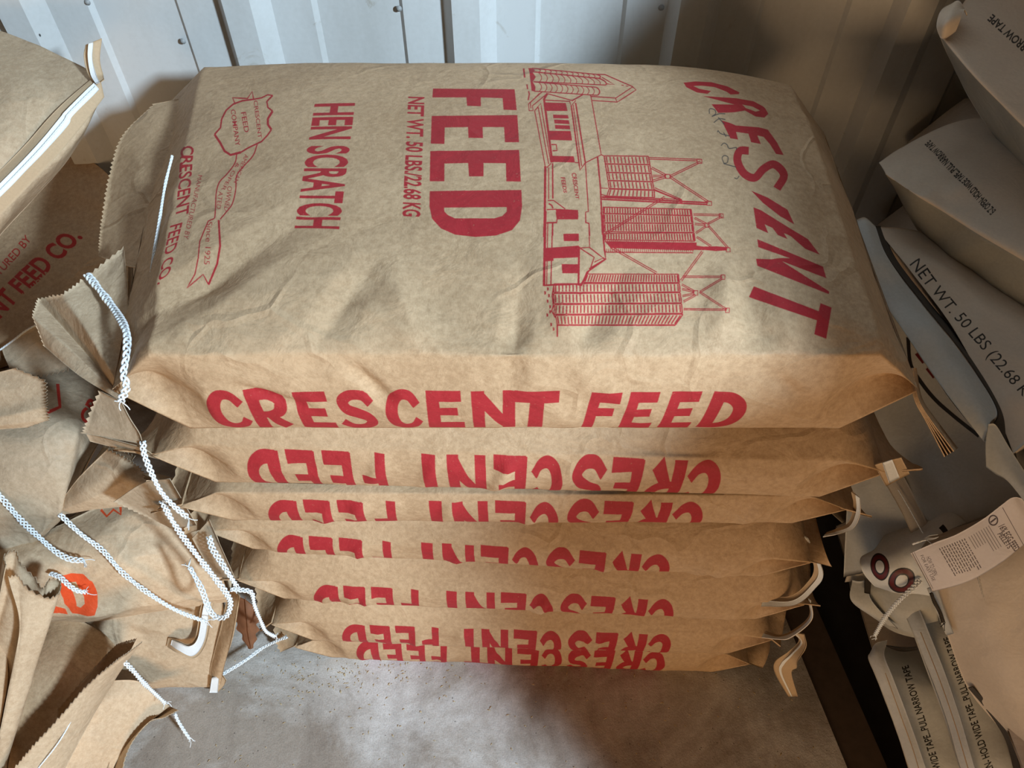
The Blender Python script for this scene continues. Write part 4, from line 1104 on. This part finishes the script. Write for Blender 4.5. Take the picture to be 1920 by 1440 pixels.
# --- dead leaf lying between the piles
G = cage([[(446, 1118, 1.22), (462, 1125, 1.22), (480, 1140, 1.225)], [(440, 1160, 1.235), (462, 1158, 1.225), (484, 1165, 1.24)], [(452, 1190, 1.245), (466, 1188, 1.24), (482, 1190, 1.25)], [(466, 1216, 1.255), (470, 1217, 1.252), (474, 1215, 1.255)]], 30, 30)
e = np.abs(np.linspace(-1, 1, 30))[None, :, None] ** 3 * (.18 * np.sin(np.linspace(0, 26, 30)) + 0)[:, None, None]
G = G + (G - G[:, 14:15]) * e
V, Q, U = shell(crumpled(G, .004, 22, 3), .0005)
M_LEAF = plain('dead_leaf', (.20, .085, .04), .65, 60, .35)
r = thing('dead_leaf', 'curled reddish-brown dead leaf on the concrete beside the tall stack', 'leaf', G.mean((0, 1)))
part('blade', r, V, Q, [M_LEAF], uv=U)
V, Q = tube_strip(spline([P(460, 1120, 1.214), P(463, 1160, 1.219), P(468, 1195, 1.234), P(471, 1216, 1.247)], .004)[0], .0007, 5)
part('midrib', r, V, Q, [M_LEAF])

# ------------------------------------------------------------------ the pile of white and beige woven sacks on the right
WG = 'white and beige sacks in the pile at the right'
bag_tan = lambda im: plastic('beige_sack_print', (.50, .42, .335), (.60, .51, .41), img=im)
bag_grey = lambda im: plastic('white_sack_print', (.37, .375, .355), (.47, .475, .45), img=im)
bag_white = lambda im: plastic('bright_sack_print', (.58, .60, .59), (.70, .72, .71), img=im)
def wsack(label, rows, off, **k):
    return cage_sack('woven_sack', label, 'sack', rows, off, k.pop('mats', [M_BAG_TAN]), group=WG, **k)

def art_r1(pen): pen.text('TAPE...PULL NARROW TAPE', (2010, 158), (1860, 28), (1996, 172), (1849, 40), .025)
r = wsack('uppermost beige woven sack at the right, with a rolled corner', [
    [(1850, -60, .93), (1930, 0, .9), (2040, 80, .87), (2150, 170, .84)],
    [(1800, 14, .895), (1890, 85, .865), (1985, 165, .835), (2080, 250, .81)],
    [(1760, 62, .865), (1832, 148, .835), (1922, 238, .81), (2010, 320, .785)],
    [(1772, 92, .88), (1842, 174, .86), (1926, 285, .845), (2010, 390, .825)],
    [(1790, 130, .94), (1832, 208, .93), (1922, 332, .92), (2010, 440, .9)]], (.12, .06, -.04), cr=(2,), amp=.0035, seed=41, under=(.5, M_BAG_GREY), art=art_r1, art_mat=bag_tan)
sheet('rolled_corner', r, [[(1762, 66, .862), (1770, 72, .858), (1790, 60, .856)], [(1758, 45, .865), (1775, 44, .848), (1800, 34, .852)], [(1766, 20, .875), (1784, 24, .855), (1808, 20, .86)], [(1786, 8, .885), (1798, 4, .87), (1812, 30, .868)]], [M_BAG_TAN], n=24, m=20, amp=.001, seed=42)

def art_r2(pen): pen.text('E-Z OPEN- HOLD WIDE TAPE...PULL NARROW TAPE', (1868, 394), (1744, 262), (1857, 404), (1733, 271), .03)
r = wsack('beige woven sack at the right, directly under the uppermost one', [
    [(1648, 305, .92), (1690, 277, .945), (1771, 236, .965), (1845, 220, .975), (1960, 226, .955)],
    [(1654, 314, .90), (1720, 325, .892), (1800, 300, .905), (1880, 290, .905), (1980, 320, .885)],
    [(1661, 327, .89), (1702, 355, .872), (1767, 394, .86), (1840, 440, .84), (1960, 510, .81)],
    [(1670, 342, .915), (1712, 410, .905), (1765, 460, .895), (1850, 520, .87), (1960, 590, .84)],
    [(1686, 368, .97), (1725, 440, .96), (1780, 505, .95), (1870, 575, .92), (1980, 655, .9)]], (.10, .06, -.03), cr=(2,), amp=.004, seed=43, under=(.5, M_BAG_GREY), art=art_r2, art_mat=bag_tan)

def art_r3(pen): pen.text('NET WT. 50 LBS (22.68 KG)', (1698, 502), (1930, 773), (1722, 486), (1954, 756), .0)
r = wsack('beige sack at the right printed NET WT. 50 LBS, its grey end open', [
    [(1640, 425, .905), (1700, 500, .875), (1780, 605, .835), (1852, 735, .795), (1900, 850, .765)],
    [(1690, 428, .915), (1750, 500, .88), (1830, 600, .84), (1905, 705, .80), (1965, 800, .77)],
    [(1760, 440, .92), (1820, 500, .89), (1900, 590, .845), (1975, 680, .805), (2040, 780, .775)],
    [(1850, 450, .93), (1900, 500, .9), (1980, 590, .85), (2050, 680, .81), (2120, 780, .78)]], (.06, .05, -.085), amp=.004, seed=44, n=60, m=80, art=art_r3, art_mat=bag_tan, res=(1100, 900))
sheet('end_flap', r, [
    [(1606, 412, .885), (1622, 408, .885), (1641, 424, .887)],
    [(1626, 480, .855), (1645, 478, .855), (1664, 482, .857)],
    [(1646, 545, .835), (1685, 545, .835), (1726, 568, .833)],
    [(1707, 640, .802), (1755, 632, .80), (1800, 660, .80)],
    [(1780, 745, .772), (1820, 735, .768), (1866, 762, .768)],
    [(1845, 828, .755), (1850, 812, .75), (1856, 795, .752)]], [M_BAG], n=60, m=20, amp=.0025, scale=12, seed=45)
sheet('inner_layer', r, [[(1640, 424, .893), (1652, 424, .91)], [(1666, 484, .863), (1682, 488, .885)], [(1730, 568, .838), (1742, 566, .862)], [(1803, 658, .806), (1812, 652, .83)], [(1868, 762, .774), (1885, 770, .80)], [(1862, 800, .762), (1908, 866, .775)]], [M_BAG_IN], n=50, m=8, amp=.001, seed=46)
sheet('gusset_flap', r, [[(1853, 795, .75), (1868, 798, .75), (1892, 838, .745), (1935, 905, .735)], [(1848, 835, .75), (1868, 850, .748), (1892, 880, .742), (1935, 935, .73)], [(1849, 876, .752), (1868, 890, .75), (1892, 905, .745), (1935, 960, .735)]], [M_BAG], n=20, m=24, amp=.001, seed=47)

def art_r4(pen):
    pen.line(basis(6, 60) @ np.array([(1703, 632), (1709, 682), (1728, 715), (1754, 748), (1788, 779), (1836, 818)], float), 7)
    for a, b in (((1716, 664), (1734, 654)), ((1736, 692), (1756, 676)), ((1764, 722), (1780, 706)), ((1790, 752), (1806, 738))):
        a, b = np.array(a, float), np.array(b, float)
        pen.poly([a, b, b + (10, 20), a + (14, 18)], ch=1)
r = wsack('large grey woven sack at the right with a black ring printed on it', [
    [(1590, 520, 1.0), (1680, 600, .95), (1790, 760, .90), (1900, 880, .86), (2000, 960, .83)],
    [(1600, 640, .99), (1680, 720, .955), (1770, 830, .92), (1870, 920, .88), (1980, 1000, .85)],
    [(1600, 780, .99), (1660, 820, .965), (1740, 890, .94), (1840, 960, .9), (1950, 1050, .87)],
    [(1590, 900, 1.01), (1640, 920, .985), (1710, 960, .955), (1790, 1010, .93), (1900, 1080, .9)],
    [(1582, 1082, 1.07), (1640, 1070, 1.03), (1690, 1062, 1.0), (1760, 1080, .97), (1850, 1150, .94)]], (.09, .06, -.03), amp=.005, scale=8, seed=48, n=70, m=70, mats=[M_BAG], art=art_r4, art_mat=bag_grey)
sheet('sewing_tape', r, [[(1659, 905, .962), (1675, 898, .957), (1692, 888, .953)], [(1690, 960, .955), (1706, 952, .95), (1722, 945, .947)], [(1716, 1016, .95), (1732, 1010, .945), (1750, 1004, .94)]], [M_BAG_TAPE], n=24, m=10, amp=.001, seed=49, t=.002)
chain('seam_thread', r, [(1684, 918, .949), (1704, 952, .943), (1724, 988, .938), (1735, 1008, .936)], M_THREAD, width=.0005, r=.0004, seed=18)

# crumpled sack corner carrying the two maroon noughts
def art_r5(pen):
    for c, rx, ry, rot in (((1651, 1062), 16, 23, -.2), ((1691, 1088), 24, 22, -.5)):
        t = np.linspace(0, 2 * np.pi, 28)[:-1]
        E = lambda s: [(c[0] + s * rx * math.cos(a) * math.cos(rot) - s * ry * math.sin(a) * math.sin(rot), c[1] + s * rx * math.cos(a) * math.sin(rot) + s * ry * math.sin(a) * math.cos(rot)) for a in t]
        pen.poly(E(1.06), [E(.48)], ch=0); pen.poly(E(.94), [E(.60)], ch=1)
    pen.line([(1762, 985), (1772, 996), (1776, 1010)], 11)
r = wsack('pale crumpled sack corner at the right with two maroon noughts printed on it', [
    [(1660, 1000, 1.0), (1690, 985, .98), (1740, 965, .95), (1790, 945, .93), (1850, 950, .93)],
    [(1640, 1030, .985), (1668, 1020, .965), (1730, 1000, .935), (1785, 978, .915), (1850, 985, .91)],
    [(1614, 1046, .99), (1662, 1048, .955), (1712, 1050, .935), (1770, 1040, .91), (1850, 1040, .9)],
    [(1618, 1072, .985), (1668, 1080, .955), (1712, 1092, .945), (1770, 1090, .93), (1850, 1090, .92)],
    [(1640, 1100, 1.01), (1680, 1112, .985), (1712, 1114, .975), (1770, 1120, .96), (1850, 1130, .95)]], (.06, .05, -.03), amp=.007, scale=12, seed=50, mats=[M_BAG_WHITE], art=art_r5, art_mat=bag_white)
chain('stitch_thread', r, [(1726, 1088, .935), (1705, 1108, .94), (1680, 1132, .96), (1658, 1160, .99), (1640, 1192, 1.03)], M_THREAD, width=.0034, r=.001, pitch=.010, seed=19)
# low sack with a black-lined open mouth
r = wsack('low grey sack at the right beside the dark gap, its folded mouth edged black', [
    [(1590, 1085, 1.10), (1640, 1075, 1.08), (1700, 1080, 1.06), (1760, 1090, 1.04)],
    [(1596, 1110, 1.09), (1640, 1110, 1.075), (1700, 1115, 1.055), (1760, 1120, 1.04)],
    [(1606, 1135, 1.10), (1645, 1150, 1.085), (1695, 1165, 1.065), (1760, 1170, 1.05)],
    [(1640, 1160, 1.13), (1670, 1182, 1.115), (1710, 1195, 1.10), (1770, 1200, 1.08)]], (.06, .06, -.06), n=40, m=40, amp=.004, seed=51, mats=[M_BAG])
sheet('end_flap', r, [[(1598, 1088, 1.075), (1612, 1090, 1.072), (1630, 1086, 1.068)], [(1596, 1126, 1.078), (1616, 1135, 1.073), (1634, 1125, 1.068)], [(1640, 1160, 1.085), (1664, 1172, 1.075), (1684, 1180, 1.07)]], [M_BAG], n=20, m=16, amp=.001, seed=52)
sheet('inner_layer', r, [[(1622, 1084, 1.064), (1634, 1086, 1.064)], [(1621, 1112, 1.064), (1632, 1114, 1.064)]], [M_BAG_IN], n=10, m=6, amp=.0005)
sheet('sewing_tape', r, [[(1588, 1078, 1.082), (1634, 1072, 1.072)], [(1584, 1092, 1.085), (1638, 1086, 1.072)]], [M_BAG_TAPE], n=8, m=12, amp=.0006)

# foremost big beige sack and its feed tag
r = wsack('big beige sack in the lower right foreground, white stitching down its end', [
    [(1722, 1035, .905), (1790, 1022, .875), (1860, 995, .845), (1960, 955, .80)],
    [(1742, 1095, .905), (1820, 1090, .865), (1885, 1070, .835), (1985, 1040, .80)],
    [(1776, 1190, .93), (1845, 1190, .875), (1912, 1180, .845), (2005, 1160, .81)],
    [(1816, 1292, .955), (1880, 1290, .89), (1942, 1280, .855), (2035, 1270, .82)],
    [(1896, 1400, .965), (1935, 1400, .91), (1995, 1390, .875), (2085, 1390, .84)],
    [(1925, 1520, .96), (1970, 1520, .91), (2030, 1520, .875), (2120, 1520, .84)]], (.10, .10, -.04), n=90, m=60, amp=.0035, scale=7, seed=53)
chain('seam_thread', r, [(1832, 1072, .855), (1846, 1120, .858), (1866, 1172, .862), (1886, 1215, .866), (1905, 1255, .87), (1930, 1300, .872)], M_BAG_TAPE, width=.0009, r=.0011, pitch=.008, seed=20)
for q, (x, y) in enumerate(((1746, 1112), (1749, 1120), (1752, 1128), (1757, 1137), (1762, 1146), (1766, 1157), (1769, 1166))): pass
sheet('seam_edge', r, [[(1738, 1104, .895), (1756, 1098, .885)], [(1756, 1148, .905), (1772, 1146, .896)], [(1774, 1192, .918), (1788, 1188, .908)]], [M_BAG], n=16, m=6, amp=.0006)
chain('stitch_dots', r, [(1746, 1112, .882), (1752, 1128, .885), (1762, 1147, .89), (1768, 1166, .897)], M_BAG_IN, width=.0022, r=.0011, pitch=.0045, seed=23)
sheet('end_flap', r, [[(1815, 1290, .945), (1824, 1288, .935)], [(1850, 1332, .955), (1862, 1330, .94)], [(1884, 1386, .965), (1896, 1384, .95)], [(1902, 1450, .97), (1914, 1448, .955)]], [M_BAG_IN], n=30, m=8, amp=.001, seed=54)

def tag_art(pen):
    pen.text('16% EGG FEED', (1866, 986), (1897, 1034), (1878, 980), (1907, 1026), .02)
    pen.text('PELLETS', (1864, 1000), (1884, 1028), (1873, 996), (1892, 1023), .02)
    pen.line([(1874, 950), (1914, 1022)], 1.2)
    for c in range(9):                      # print too small to read: plain rules of ink
        a = np.array((1848 - c * 4.6, 984 + c * 2.6)); d = np.array((.52, .86))
        n = 46 if c < 4 else 26
        pen.line([a, a + d * n], 1.0)
    rng = random.Random(4)
    for c in range(11):
        a = np.array((1803 - c * 4.6, 1008 + c * 1.8)); s = 0
        while s < 58:
            l = rng.uniform(3, 9)
            pen.line([a + np.array((.50, .87)) * s, a + np.array((.50, .87)) * (s + l)], 1.7); s += l + 1.6
    pen.text('HOW TO OPEN', (1732, 1043), (1746, 1078), (1740, 1041), (1754, 1075), .0)
    pen.text('FOR EASY USE', (1721, 1040), (1744, 1088), (1727, 1038), (1750, 1086), .0)
    pen.line([(1706, 1034), (1742, 1104)], 1.2); pen.line([(1709, 1032), (1745, 1102)], .8)
    t = np.linspace(0, 2 * np.pi, 20)
    pen.line([(1857 + 8 * math.cos(a), 974 + 9 * math.sin(a)) for a in t], 2.6); pen.line([(1852, 978), (1862, 970)], 3)
tag_rows = [[(1703, 1036, .885), (1748, 1016, .862), (1790, 1000, .845), (1838, 972, .825), (1872, 946, .808), (1893, 932, .80), (1915, 936, .80), (1955, 958, .79)],
            [(1724, 1071, .885), (1772, 1056, .860), (1812, 1040, .845), (1858, 1012, .825), (1890, 985, .812), (1912, 970, .805), (1935, 972, .805), (1970, 985, .79)],
            [(1744, 1108, .885), (1796, 1094, .862), (1832, 1078, .846), (1874, 1052, .826), (1906, 1026, .815), (1926, 1012, .81), (1950, 1010, .81), (1985, 1015, .79)]]
G = cage(tag_rows, 30, 90)
t_r = thing('feed_tag', 'white printed feed tag lying across the big beige sack at the right', 'tag', G.mean((0, 1)))
cv = Canvas(1300, 520); tag_art(Pen(cv, GridMap(G)))
M_TAG = plastic('tag_paper', (.62, .575, .575), (.70, .655, .655), img=cv.image('tag_print'), ink=(.09, .07, .075), rough=.7)
V, Q, U = shell(crumpled(G, .0015, 10, 3, .05) + np.array((0, -.003, .004)), .0005)
part('paper', t_r, V, Q, [M_TAG], uv=U)
chain('thread_end', t_r, [(1711, 1020, .855), (1722, 1016, .85), (1735, 1012, .848)], M_THREAD, width=.0006, r=.0009, seed=21)

# two white sewn ends in the lower right
def art_r7(pen): pen.text('HOLD WIDE TAPE...PULL NARROW TAPE', (1776, 1478), (1703, 1248), (1762, 1482), (1690, 1252), .02)
r = wsack('low white sack in the lower right, next to the dark mat', [
    [(1646, 1205, 1.16), (1700, 1222, 1.14), (1790, 1195, 1.13)],
    [(1630, 1232, 1.12), (1706, 1262, 1.10), (1800, 1260, 1.09)],
    [(1650, 1290, 1.10), (1725, 1300, 1.08), (1815, 1310, 1.07)],
    [(1675, 1356, 1.085), (1742, 1362, 1.065), (1832, 1362, 1.055)],
    [(1706, 1446, 1.065), (1770, 1450, 1.045), (1862, 1450, 1.035)],
    [(1740, 1560, 1.05), (1805, 1560, 1.03), (1900, 1560, 1.02)]], (.06, .04, -.12), amp=.003, seed=55, mats=[M_BAG_WHITE], art=art_r7, art_mat=bag_white, n=80, m=40, res=(700, 1100))
sheet('sewing_tape', r, [[(1632, 1222, 1.105), (1642, 1206, 1.10), (1664, 1200, 1.10)], [(1628, 1236, 1.10), (1642, 1230, 1.09), (1658, 1228, 1.085)], [(1647, 1280, 1.085), (1660, 1275, 1.075), (1674, 1270, 1.07)], [(1676, 1356, 1.07), (1690, 1352, 1.06), (1704, 1348, 1.055)], [(1706, 1446, 1.05), (1722, 1444, 1.04), (1736, 1440, 1.035)], [(1745, 1560, 1.03), (1760, 1560, 1.025), (1775, 1560, 1.02)]], [M_BAG_WHITE], n=60, m=10, amp=.001, seed=56, t=.002)
chain('seam_thread', r, [(1660, 1262, 1.065), (1672, 1295, 1.058), (1690, 1345, 1.05), (1710, 1400, 1.04), (1724, 1446, 1.03)], M_TAN_TAPE, width=.0005, r=.0004, seed=22)
def art_r8(pen): pen.text('E-Z OPEN- HOLD WIDE TAPE...PULL NARROW TAPE', (1876, 1480), (1781, 1192), (1862, 1486), (1768, 1197), .02)
r = wsack('white sack in the lower right between the big beige one and its low neighbour', [
    [(1700, 1150, 1.09), (1745, 1125, 1.07), (1790, 1140, 1.05), (1840, 1180, 1.03)],
    [(1718, 1196, 1.06), (1765, 1200, 1.035), (1800, 1215, 1.02), (1850, 1230, 1.01)],
    [(1749, 1276, 1.04), (1795, 1285, 1.015), (1830, 1295, 1.005), (1880, 1310, 1.0)],
    [(1776, 1352, 1.02), (1822, 1358, 1.0), (1860, 1364, .99), (1910, 1375, .985)],
    [(1803, 1446, 1.0), (1850, 1450, .98), (1890, 1450, .97), (1940, 1455, .965)],
    [(1840, 1560, .99), (1890, 1560, .97), (1930, 1560, .96), (1980, 1560, .955)]], (.06, .04, -.12), amp=.0025, seed=57, mats=[M_BAG_WHITE], art=art_r8, art_mat=bag_white, n=80, m=40, res=(700, 1100))
sheet('sewing_tape', r, [[(1694, 1148, 1.065), (1706, 1138, 1.06), (1718, 1128, 1.058)], [(1712, 1188, 1.05), (1724, 1182, 1.042), (1738, 1176, 1.036)], [(1747, 1272, 1.028), (1760, 1266, 1.018), (1772, 1262, 1.012)], [(1776, 1352, 1.008), (1788, 1348, .998), (1800, 1344, .992)], [(1803, 1446, .988), (1816, 1442, .978), (1828, 1440, .972)], [(1842, 1560, .97), (1855, 1560, .965), (1866, 1560, .96)]], [M_BAG_WHITE], n=60, m=10, amp=.001, seed=58, t=.002)
chain('seam_thread', r, [(1726, 1185, 1.03), (1760, 1270, 1.008), (1788, 1350, .988), (1816, 1444, .968)], M_TAN_TAPE, width=.0005, r=.0004, seed=24)

# unseen rows added past the right of the frame to shade stack and wall: taller behind, low in front
def shading_sack(loc, L, W, T, yaw, seed, label):
    xs, G, nf, nt, tf, h = sack_rings(L, W, T, .01, .0, seed, nt=34, nx=60)
    Wd = place(G, loc[0], loc[1], loc[2], math.radians(yaw))
    r = thing('woven_sack', label, 'sack', loc, WG)
    Q, mid = ring_mesh(G, nf, nt)
    part('woven_body', r, Wd.reshape(-1, 3), Q, [M_BAG_TAN])
ORD = 'bottom second third fourth fifth sixth seventh eighth ninth tenth'.split()
for row, y, w, n, st in (('front', -.25, .235, 9, .139), ('second', .0, .265, 9, .144), ('third', .28, .43, 9, .151), ('back', .74, .29, 9, .151), ('low front', -.90, .50, 3, .13)):
    for k in range(n):
        shading_sack((1.005 + .01 * (k % 2) + (.09 if n == 3 else 0), y + .004 * (k % 3), k * st - .028), .80, w, st - .012, (k % 2) * .5, 300 + k + int(100 * y),
                   'unseen beige shading sack in the %s row past the right edge, %s layer' % (row, ORD[k]))

# ------------------------------------------------------------------ chaff and grain dust swept over the concrete
rng = np.random.default_rng(12)
Vs, Qs, b = [], [], 0
for k in range(420):
    if k < 150: x, y = rng.normal(-.28, .09), rng.normal(.445, .02)
    else: x, y = rng.uniform(-.5, .48), rng.uniform(.15, .47)
    if x > edge_x(y) - .02: continue
    l, w = rng.uniform(.0012, .0042), rng.uniform(.0006, .0012)
    a = rng.uniform(0, 6.28); c, s = math.cos(a), math.sin(a); h = rng.uniform(.0004, .0012)
    V = np.array([(-l, 0, 0), (0, -w, h), (l, 0, .0002), (0, w, h), (0, 0, h * 1.8)])
    V = np.stack((x + c * V[:, 0] - s * V[:, 1], y + s * V[:, 0] + c * V[:, 1], .0003 + V[:, 2]), 1)
    Vs.append(V); Qs.append(np.array([(0, 1, 4), (1, 2, 4), (2, 3, 4), (3, 0, 4)]) + b); b += 5
o = link('grain_chaff', raw_mesh('grain_chaff', np.concatenate(Vs), np.concatenate(Qs), [plain('straw_chaff', (.50, .40, .25), .8, 300, .4)], smooth=False))
o['kind'] = 'stuff'; o['label'] = 'scattered grain chaff and dust specks on the concrete floor'; o['category'] = 'chaff'
